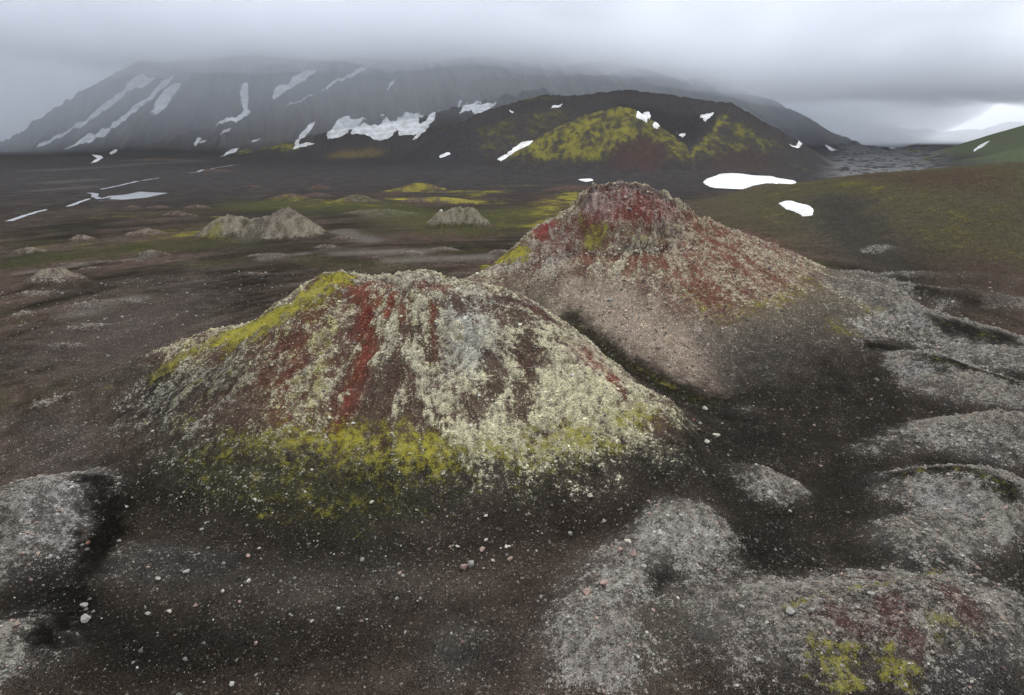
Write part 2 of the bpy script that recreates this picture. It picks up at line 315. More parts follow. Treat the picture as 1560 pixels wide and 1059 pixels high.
for pts, w in [([(1270,930),(1290,955),(1320,950)], 1.8), ([(1360,920),(1370,960),(1390,975)], 1.8), ([(1450,900),(1470,930)], 1.6), ([(1290,885),(1350,880)], .9)]:
    Z(L_, pts, w, soil=(.050,.025,.021), rock=.34, rockc=(.18,.15,.135), moss=-.1, a=.75)
Z(P_, [(1450,990),(1535,970),(1540,1045),(1420,1045)], 2.5, soil=(.025,.025,.026), rock=.28, moss=-.1, a=.8)
Z(P_, [(885,905),(960,815),(1090,798),(1105,815),(1060,880),(980,940),(900,925)], 4, rock=.60, rockc=(.28,.275,.245), a=.8)
Z(P_, [(985,865),(1020,850),(1040,880),(1000,905)], 1.8, soil=BLACK, rock=.06, moss=.18, tone=.1, dz=-.9, a=.95)  # dent with its shade painted in as black soil
Z(P_, [(970,920),(1040,900),(1060,960),(1020,1040),(960,1030)], 2.0, soil=(.04,.036,.027), rock=.18, moss=.12, tone=.2, a=.8)
Z(P_, [(820,1040),(850,950),(920,930),(970,960),(960,1040)], 4, rock=.52, rockc=(.25,.24,.225), a=.75)
Z(P_, [(650,1040),(650,985),(730,960),(780,980),(800,1040)], 4, rock=.12, rockc=(.10,.096,.092), soil=(.009,.0083,.0076), a=.75)
Z(P_, [(1030,1040),(1070,900),(1150,920),(1180,1040)], 5, rock=.30, rockc=(.20,.192,.168), a=.7)
# left hummocks and the dark hollow
Z(P_, [(35,760),(60,735),(140,730),(145,800),(110,840),(40,830)], 4, rock=.52, rockc=(.27,.27,.265), a=.8)
Z(L_, [(150,730),(165,790),(140,850),(100,920),(80,960)], 3.2, soil=(.0015,.0014,.0011), rock=.03, moss=-.1, a=.9)  # near-black soil colour stands in for the shade in this hollow
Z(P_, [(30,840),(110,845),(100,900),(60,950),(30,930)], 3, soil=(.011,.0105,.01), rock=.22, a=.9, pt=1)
Z(P_, [(160,860),(240,825),(360,850),(330,890),(200,895)], 4, soil=(.019,.017,.0155), rock=.14, moss=-.2, a=.75)
Z(P_, [(340,850),(560,880),(540,920),(360,890)], 4, soil=(.022,.0205,.0195), rock=.16, moss=-.2, a=.5)
Z(P_, [(120,900),(500,915),(620,940),(560,1050),(100,1050)], 6, soil=(.0075,.0067,.0058), rock=.08, moss=-.1, a=.75)  # darkening towards the front edge put into the ash colour
Z(P_, [(560,900),(820,880),(880,930),(640,960)], 6, soil=(.009,.0082,.0072), rock=.10, moss=-.1, a=.6)  # front-edge darkening painted on here too, more weakly
Z(L_, [(90,705),(150,712)], 3.5, moss=.36, tone=.3, a=.7)
Z(L_, [(120,610),(180,585)], 2.2, moss=.42, tone=.5, a=.7)
Z(P_, [(30,560),(200,560),(330,490),(420,470),(300,420),(60,500)], 14, soil=(.050,.041,.036), a=.7)
Z(P_, [(30,640),(140,640),(140,720),(30,730)], 8, soil=(.036,.032,.030), a=.7)
# plain
for pts, w, m_, t_ in [([(440,297),(540,303),(680,300),(750,309)], 14, .30, .55), ([(600,303),(660,301),(745,309)], 5, .55, .85), ([(440,316),(520,306)], 8, .4, .6), ([(660,292),(760,291),(720,297)], 8, .5, .6), ([(610,290),(645,283)], 9, .6, .75),
    ([(800,320),(880,330),(830,325)], 10, .3, .4), ([(120,380),(220,370),(290,355)], 14, .32, .35), ([(120,372),(60,378)], 8, .35, .35), ([(240,350),(320,345),(300,352)], 8, .38, .4), ([(150,332),(215,327)], 8, .3, .6),
    ([(440,250),(360,240)], 10, .1, .3), ([(30,430),(160,420)], 10, .2, .2), ([(480,390),(500,391)], 4, .4, .4), ([(1050,310),(1100,318),(1160,325)], 10, .35, .3), ([(1130,300),(1150,308)], 9, .4, .6), ([(840,305),(900,290),(870,294)], 7, .55, .8),
    ([(760,283),(860,283)], 10, .35, .5), ([(300,330),(340,330),(380,340)], 6, .35, .7)]:
    Z(L_, pts, w * (2.3 if pts[0][1] < 330 else 1.3), only='ground rock_heap rocky_mound hummock', moss=m_ + .10, tone=t_, a=.9)
Z(P_, [(310,360),(330,340),(380,338),(420,332),(425,350),(360,370)], 5, moss=.62, tone=.6, a=.8)
for pts, w in [([(650,302),(720,304)], 9), ([(840,298),(900,288)], 6), ([(590,296),(630,288)], 8), ([(1120,310),(1180,318)], 9)]:
    Z(L_, pts, w * 2.0, only='ground rock_heap rocky_mound hummock', soil=(.055,.036,.028), a=.6)
for pts, w in [([(30,416),(120,402),(230,389)], 3.0), ([(400,395),(460,387)], 4), ([(520,385),(640,382)], 8), ([(600,397),(740,392)], 6), ([(120,478),(200,455)], 5), ([(380,360),(520,353),(560,366)], 9), ([(570,324),(600,325)], 10)]:
    Z(L_, pts, w, only='ground rock_heap rocky_mound hummock', soil=(.095,.085,.076), rock=.12, moss=-.2, a=.6)
for pts, w in [([(60,200+60),(180,253),(300,245)], 30), ([(60,290),(130,285)], 14), ([(80,278),(140,274)], 18)]:
    Z(L_, pts, w, only='ground rock_heap rocky_mound hummock', soil=(.06,.055,.055), moss=-.2, a=.6)
Z(L_, [(230,243),(330,241),(400,236)], 30, moss=.5, tone=.75, a=.7)
Z(L_, [(370,232),(430,221),(445,228)], 28, moss=.75, tone=.8, a=.85)
Z(L_, [(360,223),(378,210)], 22, moss=.42, tone=.62, a=.8)
Z(L_, [(520,237),(565,235)], 30, soil=(.10,.075,.03), a=.7)
# hills
Z(P_, [(715,205),(780,183),(830,169),(868,170),(880,190),(800,225),(730,240)], 12, only='crater_hill', moss=.46, tone=.16, a=.9)
Z(P_, [(780,235),(850,196),(945,168),(990,192),(960,235),(900,250),(820,245)], 12, only='dome_hill', tone=.55, a=.95)
Z(P_, [(935,235),(980,215),(1020,230),(1000,262),(930,260)], 14, only='dome_hill', soil=(.042,.028,.025), moss=.0, a=.85)
Z(P_, [(1030,252),(1065,215),(1100,172),(1112,180),(1100,210),(1085,230)], 12, only='crater_hill', moss=.78, tone=.62, a=.95)
Z(P_, [(1110,185),(1150,195),(1200,225),(1170,240),(1110,225)], 16, only='crater_hill', moss=.56, tone=.36, a=.85)
Z(P_, [(1190,235),(1270,262),(1240,262)], 16, moss=.5, tone=.35, a=.75)
Z(P_, [(1090,230),(1130,220),(1180,240),(1200,262),(1060,265)], 16, soil=(.036,.028,.026), moss=-.05, a=.8)
Z(P_, [(785,155),(830,149),(868,148),(855,156),(800,160)], 14, moss=.5, tone=.62, a=.85)
Z(L_, [(880,158),(940,150)], 12, moss=.4, tone=.5, a=.7)
Z(P_, [(660,195),(700,182),(690,200),(655,215)], 18, moss=.35, tone=.4, a=.7)
Z(P_, [(1290,270),(1400,262),(1530,256),(1535,300),(1470,290),(1380,285)], 14, soil=(.040,.028,.021), moss=.12, tone=.2, a=.75)
Z(P_, [(1400,350),(1530,320),(1535,400),(1440,385)], 14, moss=.5, tone=.25, soil=(.04,.034,.022), a=.7)
Z(P_, [(1420,385),(1535,400),(1535,475),(1440,455),(1400,420)], 10, soil=(.036,.027,.021), moss=.08, rock=.05, tone=.3, a=.8)
Z(P_, [(1230,300),(1300,300),(1360,380),(1300,395),(1250,350)], 14, soil=(.032,.031,.029), moss=-.05, a=.75)
Z(P_, [(280,225),(420,168),(540,130),(640,105),(700,150),(620,180),(560,190),(480,200),(420,222)], 40, soil=(.062,.054,.046), a=.6)
Z(P_, [(600,130),(700,105),(860,108),(900,128),(760,145),(660,160)], 40, soil=(.078,.068,.060), a=.7)
Z(P_, [(380,215),(440,200),(470,215),(420,222)], 30, soil=(.075,.066,.060), a=.7)
Z(P_, [(560,240),(700,200),(730,250),(640,262)], 30, soil=(.026,.026,.029), a=.8)
Z(P_, [(250,700),(420,712),(620,730),(860,718),(985,655),(1040,640),(1000,700),(860,745),(640,760),(430,765),(270,750)], 7, rock=.30, moss=.10, a=.6)
Z(L_, [(1150,745),(1185,752)], 2.0, rock=.62, rockc=(.33,.325,.29), a=.8)
Z(L_, [(1000,815),(1060,805),(1085,820)], 2.0, rock=.68, rockc=(.36,.355,.32), a=.8)
Z(L_, [(1300,497),(1330,490),(1400,487)], 3, rock=.62, rockc=(.34,.335,.31), a=.7)
Z(L_, [(1395,470),(1440,462)], 3, rock=.5, rockc=(.30,.295,.28), a=.7)
Z(L_, [(1380,565),(1410,560)], 2.5, rock=.62, rockc=(.32,.32,.31), a=.7)
Z(L_, [(1415,735),(1460,726),(1500,735)], 2, rock=.52, rockc=(.28,.265,.25), a=.7)
Z(L_, [(1420,760),(1480,775)], 2.5, rock=.6, rockc=(.30,.30,.29), a=.6)
Z(L_, [(1430,668),(1480,660),(1530,690)], 3, rock=.56, rockc=(.32,.32,.29), a=.7)
Z(L_, [(400,312),(560,314),(700,318),(800,322)], 34, only='ground rock_heap rocky_mound hummock', soil=(.042,.044,.018), moss=.3, tone=.3, a=.7)
Z(L_, [(60,395),(200,380),(330,372)], 22, only='ground rock_heap rocky_mound hummock', soil=(.030,.031,.015), moss=.2, tone=.2, a=.7)
Z(L_, [(1040,312),(1120,320),(1200,335)], 22, only='ground rock_heap rocky_mound hummock', soil=(.04,.042,.018), moss=.35, tone=.3, a=.7)
Z(P_, [(180,610),(330,540),(420,560),(330,660),(240,690),(170,660)], 8, rock=.36, rockc=(.24,.235,.205), moss=.28, tone=.4, a=.7)
Z(L_, [(888,184),(855,203),(800,236),(760,245)], 13, only='crater_hill', soil=(.030,.025,.025), moss=-.6, a=.95)
Z(P_, [(890,180),(940,160),(1000,168),(1090,175),(1080,200),(1040,235),(1000,195),(950,170)], 10, only='crater_hill', soil=(.022,.021,.022), moss=-.1, a=.85)
Z(L_, [(890,318),(908,290),(945,284),(985,294),(1020,310)], 1.6, only='far_cone', soil=(.035,.024,.021), rock=.55, rockc=(.13,.115,.11), a=.85)
Z(P_, [(1085,205),(1112,180),(1150,205),(1130,235),(1080,245),(1050,250)], 10, only='crater_hill', moss=.5, tone=.3, a=.8)
Z(P_, [(1230,310),(1300,300),(1370,370),(1420,420),(1360,430),(1290,380)], 12, only='right_hill ground', soil=(.027,.024,.021), moss=-.1, a=.75)

# ------------------------------------------------------------------ full terrain sample: height, kind, soil, covers
CONE_C = {'near_cone': (-18, 112), 'far_cone': (40, 190)}
def full(x, y):
    z, per = smooth_height(x, y, True)
    r = np.hypot(x, y); N = x.shape
    near = sstep(420, 200, r)
    kind = np.zeros(N, np.int32); best = np.full(N, .7)
    for k, v in per.items():
        thr = {'rock_heap': .35, 'hummock': .45}.get(k, .7)
        m = (v > thr) & (v > best * (.999)) if k not in ('rock_heap', 'hummock') else (v > thr) & (v > .25 * best)
        kind[m] = KI[k]; best[m] = np.maximum(v[m], .7)
    lm = lava_mask(x, y); kind[(kind == 0) & (lm > .5)] = KI['lava_field']
    g = lambda k: per.get(k, np.zeros(N, np.float32))
    nc = sstep(1, 9, g('near_cone')); fc = sstep(1, 9, g('far_cone')); mt = sstep(0, 40, g('mountain')); fh = sstep(0, 25, g('foothill')); ch = sstep(0, 25, np.maximum(g('crater_hill'), g('dome_hill')))
    rm = sstep(.3, 4, g('rocky_mound')); hm = sstep(.25, 2.6, g('hummock') + .5 * fbm(x, y, 6, 3, 33)); rh = sstep(.1, 1.2, g('rock_heap')); rhill = sstep(1, 12, g('right_hill')); gh = sstep(1, 20, g('green_hill'))
    fr = sstep(0, 60, g('far_range'))
    n05 = fbm(x, y, 1.1, 3, 21); n3 = fbm(x, y, 4.0, 4, 31); n12 = fbm(x, y, 14, 4, 41); n60 = fbm(x, y, 70, 4, 51); rg4 = fbm(x, y, 5.0, 4, 61, ridged=True)
    # radial gullies on the cones
    st = np.zeros(N); rad = np.zeros(N)
    for k, wgt in (('near_cone', nc), ('far_cone', fc)):
        cx, cy = CONE_C[k]; th = np.arctan2(y - cy, x - cx) + .16 * n12 + .05 * n3; q = np.hypot(x - cx, y - cy)
        a = perlin(th * 9, q / 22, 3) * .5 + perlin(th * 21, q / 14, 4) * .35 + perlin(th * 47, q / 8, 5) * .3 + perlin(th * 90, q / 5, 6) * .25 * near
        st = st + a * wgt * (wgt >= np.maximum(nc, fc) - 1e-6)
    # arcs of wind-sorted ash round the cones
    ca = np.arctan2(y - 150, x + 10); cr = np.hypot(x + 10, y - 150)
    arc = perlin(cr / 7, ca * 3.2, 71) * .5 + perlin(cr / 16, ca * 2.2, 72) * .6 + perlin(cr / 3.0, ca * 6, 73) * .3
    dz = .10 * n3 + .035 * n05 * near
    crag = np.maximum(nc * sstep(14, 27, z) * 1.0, fc * sstep(20, 27, z) * 2.3)
    dz = dz + np.maximum(nc, fc) * (.36 * st + .30 * n3 + .12 * n05) + nc * (1.1 * n12 + .8 * fbm(x, y, 7, 3, 43)) + crag * (.75 * (rg4 - .35) + .22 * fbm(x, y, 1.6, 3, 81, ridged=True))
    cap = np.maximum(fc * sstep(23, 27, z), .45 * nc * sstep(17, 24, z)); tq = (z + 1.2 * n12 + .5 * n3) / 2.4; tq = tq - np.floor(tq); dz = dz + cap * 2.0 * (sstep(.25, .75, tq) - tq) * np.clip(.6 + n3, 0, 1)      # rock ledges
    dz = dz + hm * (.22 * n3 + .14 * n05 + .5 * n12) + rh * (.55 * rg4 + .25 * n05) + rm * (1.6 * (rg4 - .3) + .35 * fbm(x, y, 1.8, 3, 82, ridged=True))
    dz = dz + rhill * (1.0 * n12 + .3 * n3)
    if (r > 600).any():
        gul = fbm(x + .25 * y, y / 5, 60, 4, 91, ridged=True); big = fbm(x, y, 140, 4, 95)
        dz = dz + mt * (15 * (gul - .4) + 9 * big) + fh * (7 * gul + 8 * big + 3 * n12) + ch * (3.2 * fbm(x, y, 32, 4, 97, ridged=True) + 2.6 * fbm(x, y, 13, 3, 98, ridged=True) + 1.6 * n12 + 4 * big) + gh * 3 * big + fr * (60 * fbm(x, y, 500, 4, 99, ridged=True) - 20)
        dz = dz + lm * 6.0 * (fbm(x, y, 45, 4, 101, ridged=True) - .3)
    # ---- covers
    soil = np.empty(N + (3,), np.float32); rockc = np.empty(N + (3,), np.float32)
    def lerp(a, c, t): a[...] = a + (np.asarray(c, np.float32) - a) * np.clip(t, 0, 1)[..., None]
    soil[...] = DARK; rockc[...] = PGREY
    far = sstep(350, 800, r)
    rock = np.full(N, .05); moss = np.zeros(N); mt_ = np.full(N, .35)
    lerp(soil, TAUPE, np.clip(.30 + .9 * arc + .5 * n60, 0, 1) * .52 * (1 - far)); lerp(soil, BROWN, np.clip(.9 * n60 + .25, 0, 1) * .55 * (1 - .5 * far))
    lerp(soil, BLACK, sstep(.1, .6, -arc - .3 * n60) * .5)
    lerp(soil, (.032, .030, .031), far * .8); lerp(soil, (.040, .038, .020), sstep(.0, .6, fbm(x, y, 60, 4, 113) - .5 * arc) * sstep(90, 200, r) * (1 - far) * .65)
    moss += np.clip(.25 * sstep(.05, .5, fbm(x, y, 45, 3, 111) - .3 * arc) * sstep(120, 220, r), 0, 1) * (1 - far * .7)
    rock += .12 * sstep(.25, .6, arc + .3 * n12) * near
    soil *= np.clip(1 + .55 * n3 * sstep(500, 150, r) + .5 * n12 + .25 * fbm(x, y, 8, 4, 114), .45, 1.7)[..., None]
    # near cone
    up = sstep(6, 11.5, z + 2.5 * n12)
    lerp(soil, DARK, nc * .8); lerp(soil, (.066, .038, .031), nc * up * .85); rock += nc * up * (.44 + .35 * n3 + .5 * n05 - rock)
    rock = rock + nc * up * st * .75
    rock += nc * (1 - up) * .06; moss += nc * sstep(.15, .6, n3 + .4 * n12) * up * .25
    # far cone
    upf = sstep(9, 19, z + 3 * n12); lerp(soil, TAUPE, fc * .8); lerp(soil, REDBR, fc * upf * .6)
    rock += fc * upf * (.40 + .3 * n3 + .4 * n05 - rock) + fc * upf * st * .8; rock += fc * (1 - upf) * .10
    lerp(rockc, PALE, np.maximum(nc, fc)); lerp(rockc, (.205, .196, .165), hm)
    yl = fbm(x, y, 2.6, 3, 129); lerp(rockc, (.42, .41, .13), nc * up * sstep(.08, .55, yl + .22 * sstep(-12, -45, x)) * .6)
    # speckled ash between the right-hand mounds
    rs = sstep(8, 26, x - .1 * (y - 60)) * sstep(190, 120, y) * (1 - nc) * (1 - fc) * (1 - hm); rock += rs * (.10 + .2 * n12 + .25 * n3 + .25 * n05 - rock) * .8; lerp(soil, (.0125, .0115, .0098), rs * .85); lerp(rockc, (.17, .165, .145), rs)
    # hummocks (pale tops, dark flanks: overcast shading put into the cover), heaps, mounds
    lerp(soil, GREY, hm * .5); rock += sstep(0, .5, hm) * (.20 + .32 * hm + .4 * n12 + .45 * n3 + .4 * n05 - rock); moss += hm * sstep(.2, .6, n12 - n3) * .15
    lerp(soil, BROWN, rh * .5); rock += rh * (.55 + .5 * n3 - rock) * .9; lerp(rockc, (.20, .19, .165), rh)
    lerp(soil, BROWN, rm * .7); rock += rm * (.7 + .6 * n3 - rock); lerp(rockc, (.225, .21, .16), rm)
    # right hill
    hs = fbm((x + .55 * y) / 2.2, y - .55 * x, 12, 4, 128); mo = rhill * np.clip(.40 + .9 * hs + .6 * n12 + .4 * n3, 0, 1); lerp(soil, (.05, .034, .026), rhill * sstep(.05, .5, -hs + .4 * n60) * .7); moss += mo * (1 - moss) * .62; lerp(soil, (.046, .042, .026), rhill * .85); mt_ += rhill * (-.12 + .3 * n12)
    # far relief
    lerp(soil, (.040, .038, .044), mt); lerp(soil, (.060, .052, .046), mt * sstep(-.05, .45, fbm(x, y / 3, 90, 4, 121)) * .8); lerp(soil, (.022, .021, .024), mt * sstep(.1, .5, fbm(x + .25 * y, y / 6, 40, 4, 123)) * .7); lerp(soil, (.04, .036, .036), fh * .6)
    moss *= 1 - np.maximum(mt, fh) * .9
    lerp(soil, (.034, .031, .031), ch * .85); moss += ch * sstep(.15, .6, n60 * .7 + n12 * .5 - .05) * .45
    dm = sstep(0, 20, g('dome_hill')); isd = (kind == KI['dome_hill']); moss = np.where(isd, sstep(4, 22, z) * np.clip(.60 + .55 * fbm(x, y, 9, 4, 125) + .35 * fbm(x, y, 24, 3, 126), 0, 1), moss)
    moss += gh * .30; mt_ += gh * -.15; lerp(soil, (.050, .060, .034), gh); moss += sstep(1, 8, g('knoll')) * .6
    lf = fbm(x, y * .45, 26, 4, 103, ridged=True); lerp(soil, (.095, .097, .10), lm * sstep(.2, .6, lf)); lerp(soil, (.022, .022, .025), lm * sstep(.15, -.2, lf)); moss += lm * .25 * sstep(0, .4, n60); rock = rock * (1 - far)
    lerp(soil, (.05, .05, .055), fr)
    # landmarks
    jit = .6 * n3 + .35 * n12 + .6 * st + .35 * n05
    jf = .8 * n12 + .5 * n3
    jit = np.where(r > 300, jf, jit); nm = np.where(r > 300, .45 * fbm(x, y, 30, 3, 127) + .55 * fbm(x, y, 11, 4, 130), .5 * n3 + .25 * n05 + .15 * n12)
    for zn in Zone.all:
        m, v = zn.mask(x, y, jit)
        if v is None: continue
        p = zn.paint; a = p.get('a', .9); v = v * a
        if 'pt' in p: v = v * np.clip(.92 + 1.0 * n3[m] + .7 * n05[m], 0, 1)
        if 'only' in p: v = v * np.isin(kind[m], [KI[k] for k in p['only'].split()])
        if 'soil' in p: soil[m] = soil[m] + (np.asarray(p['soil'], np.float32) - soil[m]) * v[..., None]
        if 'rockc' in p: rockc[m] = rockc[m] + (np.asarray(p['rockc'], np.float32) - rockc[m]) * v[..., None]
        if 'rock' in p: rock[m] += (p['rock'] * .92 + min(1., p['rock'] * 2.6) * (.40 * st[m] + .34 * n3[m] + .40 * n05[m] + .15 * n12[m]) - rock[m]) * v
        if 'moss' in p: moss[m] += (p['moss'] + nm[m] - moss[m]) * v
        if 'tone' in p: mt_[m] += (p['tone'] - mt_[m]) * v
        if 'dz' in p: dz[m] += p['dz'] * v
    rockc *= np.clip(1 + .85 * n05 + .45 * n3, .45, 1.45)[..., None]  # clumps and dark crevices: shadow gaps between stones put into the rock colour
    rc_ = np.clip(rock, 0, 1) * near; dz = dz + rc_ * (.22 * n05 + .34 * (fbm(x, y, 1.7, 3, 83, ridged=True) - .35))
    fill = np.clip(rock, 0, 1) * np.maximum(np.maximum(nc, fc), hm) * .5; soil = soil + (rockc * .40 - soil) * np.clip(fill, 0, 1)[..., None]
    cov = np.stack([np.clip(rock, 0, 1), np.clip(moss, 0, 1), np.clip(mt_, 0, 1)], -1)
    return z + dz, kind, soil, rockc, cov

Zone.place()

# ------------------------------------------------------------------ materials
def new_mat(name):
    m = bpy.data.materials.new(name); m.use_nodes = True
    nt = m.node_tree; return m, nt, nt.nodes['Principled BSDF']
class NB:
    def __init__(s, nt): s.nt = nt
    def n(s, t, **kw):
        o = s.nt.nodes.new('ShaderNode' + t)
        for k, v in kw.items(): setattr(o, k, v)
        return o
    def put(s, sock, v):
        if isinstance(v, bpy.types.NodeSocket): s.nt.links.new(v, sock)
        elif v is not None: sock.default_value = v
    def math(s, op, a, b=None, c=None, clamp=False):
        o = s.n('Math', operation=op, use_clamp=clamp)
        for i, v in enumerate((a, b, c)):
            if v is not None: s.put(o.inputs[i], v)
        return o.outputs[0]
    def mix(s, f, a, b, mode='MIX'):
        o = s.n('Mix', data_type='RGBA', blend_type=mode); s.put(o.inputs[0], f)
        for i, v in ((6, a), (7, b)): s.put(o.inputs[i], v if isinstance(v, bpy.types.NodeSocket) else (*v, 1))
        return o.outputs[2]
    def noise(s, vec, scale, detail=4, rough=.55):
        o = s.n('TexNoise'); s.put(o.inputs['Vector'], vec); o.inputs['Scale'].default_value = scale; o.inputs['Detail'].default_value = detail; o.inputs['Roughness'].default_value = rough
        return o.outputs[0]
    def vor(s, vec, scale):
        o = s.n('TexVoronoi'); s.put(o.inputs['Vector'], vec); o.inputs['Scale'].default_value = scale
        return o.outputs['Distance'], o.outputs['Color']
    def ramp(s, v, lo, hi, a=0., b=1.):
        o = s.n('MapRange', interpolation_type='SMOOTHSTEP'); s.put(o.inputs[0], v)
        for i, q in ((1, lo), (2, hi), (3, a), (4, b)): s.put(o.inputs[i], q)
        return o.outputs[0]
def terrain_material():
    m, nt, bs = new_mat('ash_moss_lichen'); B = NB(nt)
    pos = B.n('NewGeometry').outputs['Position']
    def att(nm): o = B.n('Attribute'); o.attribute_name = nm; return o.outputs['Color']
    soil, rockc, cov = att('soil'), att('rockc'), att('cov')
    sx = B.n('SeparateColor'); B.put(sx.inputs[0], cov); rock, moss, tone = sx.outputs
    wob = B.n('VectorMath', operation='ADD'); nz = B.n('TexNoise'); B.put(nz.inputs['Vector'], pos); nz.inputs['Scale'].default_value = 2.2
    sc = B.n('VectorMath', operation='SCALE'); B.put(sc.inputs[0], nz.outputs['Color']); sc.inputs['Scale'].default_value = .28
    B.put(wob.inputs[0], pos); B.put(wob.inputs[1], sc.outputs[0]); wp = wob.outputs[0]
    d1, c1 = B.vor(wp, 3.1); d2, c2 = B.vor(wp, 8.0)
    r1 = B.n('SeparateColor'); B.put(r1.inputs[0], c1); r2 = B.n('SeparateColor'); B.put(r2.inputs[0], c2)
    nf = B.noise(pos, 1.8, 6, .65); nfine = B.noise(pos, 9., 3, .6); nb = B.noise(pos, .35, 6, .6)
    # lichen-covered rock: coverage against a cell value, mixed with noise, with dark cracks
    field = B.math('ADD', B.math('MULTIPLY', r1.outputs[0], .42), B.math('ADD', B.math('MULTIPLY', r2.outputs[0], .26), B.math('MULTIPLY', B.ramp(nf, .28, .72), .32)))
    rk = B.ramp(B.math('ADD', field, B.math('MULTIPLY', rock, 1.0)), .93, 1.03)
    crack = B.math('MULTIPLY', B.ramp(d1, .62, .38), B.ramp(d2, .75, .45))
    rk = B.math('MULTIPLY', rk, B.math('MULTIPLY_ADD', crack, .65, .35))
    shade = B.math('MULTIPLY_ADD', r2.outputs[1], .65, B.math('MULTIPLY_ADD', nfine, .6, .28))
    rcol = B.mix(1.0, rockc, B.n('CombineColor').outputs[0], 'MULTIPLY'); cc = nt.nodes[-1] if False else None
    comb = [n for n in nt.nodes if n.bl_idname == 'ShaderNodeCombineColor'][-1]
    for i in range(3): B.put(comb.inputs[i], shade)
    rcol = B.mix(B.math('MULTIPLY', r1.outputs[2], .35), rcol, (.16, .13, .115))
    # ash and scoria grain
    peb = B.math('ADD', B.math('MULTIPLY', B.ramp(r1.outputs[1], .80, .97, 0, 2.2), B.ramp(d1, .52, .25)), B.math('MULTIPLY', B.ramp(r2.outputs[0], .80, .97, 0, 1.8), B.ramp(d2, .5, .2)))
    g = B.math('ADD', peb, B.math('MULTIPLY_ADD', r2.outputs[2], .6, B.math('MULTIPLY_ADD', B.ramp(nfine, .3, .7), .7, B.math('MULTIPLY_ADD', nb, .9, -.36))))
    g = B.math('MAXIMUM', g, .22)
    comb2 = B.n('CombineColor')
    for i in range(3): B.put(comb2.inputs[i], g)
    scol = B.mix(1.0, soil, comb2.outputs[0], 'MULTIPLY')
    col = B.mix(rk, scol, rcol)
    # moss
    mf = B.math('ADD', B.math('MULTIPLY', B.ramp(B.noise(pos, .8, 7, .68), .25, .75), .6), B.math('MULTIPLY', B.ramp(B.noise(pos, 4.5, 4, .6), .25, .75), .4))
    mk = B.ramp(B.math('ADD', mf, moss), .90, 1.34)
    mcol = B.mix(tone, (.046, .046, .016), (.30, .272, .036))
    mcol = B.mix(B.math('MULTIPLY', B.ramp(nfine, .3, .7), .75), mcol, (.055, .05, .014))
    mcol = B.mix(B.ramp(nb, .45, .7, 0, .35), mcol, (.16, .15, .06))
    col = B.mix(B.math('MULTIPLY', mk, .88), col, mcol)
    B.put(bs.inputs['Base Color'], col); bs.inputs['Roughness'].default_value = 1.0; bs.inputs['Specular IOR Level'].default_value = 0
    h = B.math('ADD', B.math('MULTIPLY', B.math('MULTIPLY', rk, B.ramp(d1, .6, .1)), .22), B.math('ADD', B.math('MULTIPLY', nfine, .08), B.math('MULTIPLY', nf, .16)))
    h = B.math('ADD', h, B.math('MULTIPLY', B.math('SUBTRACT', 1.0, d2), .06)); h = B.math('ADD', h, B.math('MULTIPLY', B.math('MULTIPLY', mk, B.noise(pos, 3.5, 4, .6)), .22))
    bp = B.n('Bump'); bp.inputs['Strength'].default_value = 1.0; bp.inputs['Distance'].default_value = 1.0; B.put(bp.inputs['Height'], h)
    B.put(bs.inputs['Normal'], bp.outputs[0])
    return m
def snow_material():
    m, nt, bs = new_mat('old_snow'); B = NB(nt); pos = B.n('NewGeometry').outputs['Position']
    n1 = B.noise(pos, .05, 6, .65); n2 = B.noise(pos, .5, 4, .6)
    f = B.ramp(B.math('MULTIPLY_ADD', n2, .45, n1), .55, .85, 0, .85)
    B.put(bs.inputs['Base Color'], B.mix(f, (.52, .53, .55), (.26, .255, .245))); bs.inputs['Roughness'].default_value = .7
    bp = B.n('Bump'); bp.inputs['Distance'].default_value = .4; bp.inputs['Strength'].default_value = .5; B.put(bp.inputs['Height'], n2); B.put(bs.inputs['Normal'], bp.outputs[0])
    return m
def water_material():
    m, nt, bs = new_mat('still_water'); B = NB(nt); pos = B.n('NewGeometry').outputs['Position']
    bs.inputs['Base Color'].default_value = (.22, .23, .25, 1); bs.inputs['Roughness'].default_value = .12; bs.inputs['IOR'].default_value = 1.33  # pale base colour stands in for part of the sky reflection
    bp = B.n('Bump'); bp.inputs['Distance'].default_value = .02; bp.inputs['Strength'].default_value = .3; B.put(bp.inputs['Height'], B.noise(pos, 1.5, 3)); B.put(bs.inputs['Normal'], bp.outputs[0])
    return m
def stone_material():
    m, nt, bs = new_mat('lichened_stone'); B = NB(nt); pos = B.n('NewGeometry').outputs['Position']
    o = B.n('Attribute'); o.attribute_name = 'tint'
    n1 = B.noise(pos, 6, 5, .65); n2 = B.noise(pos, 25, 3, .6)
    f = B.math('MULTIPLY_ADD', n1, 1.1, B.math('MULTIPLY_ADD', n2, .6, .15))
    cm = B.n('CombineColor')
    for i in range(3): B.put(cm.inputs[i], f)
    c = B.mix(1.0, o.outputs['Color'], cm.outputs[0], 'MULTIPLY')
    c = B.mix(B.ramp(n1, .56, .7, 0, .6), c, (.33, .32, .25))
    B.put(bs.inputs['Base Color'], c); bs.inputs['Roughness'].default_value = .92; bs.inputs['Specular IOR Level'].default_value = .2
    bp = B.n('Bump'); bp.inputs['Distance'].default_value = .06; bp.inputs['Strength'].default_value = .9; B.put(bp.inputs['Height'], B.math('ADD', n1, B.math('MULTIPLY', n2, .4))); B.put(bs.inputs['Normal'], bp.outputs[0])
    return m
M_T, M_S, M_W, M_R = terrain_material(), snow_material(), water_material(), stone_material()

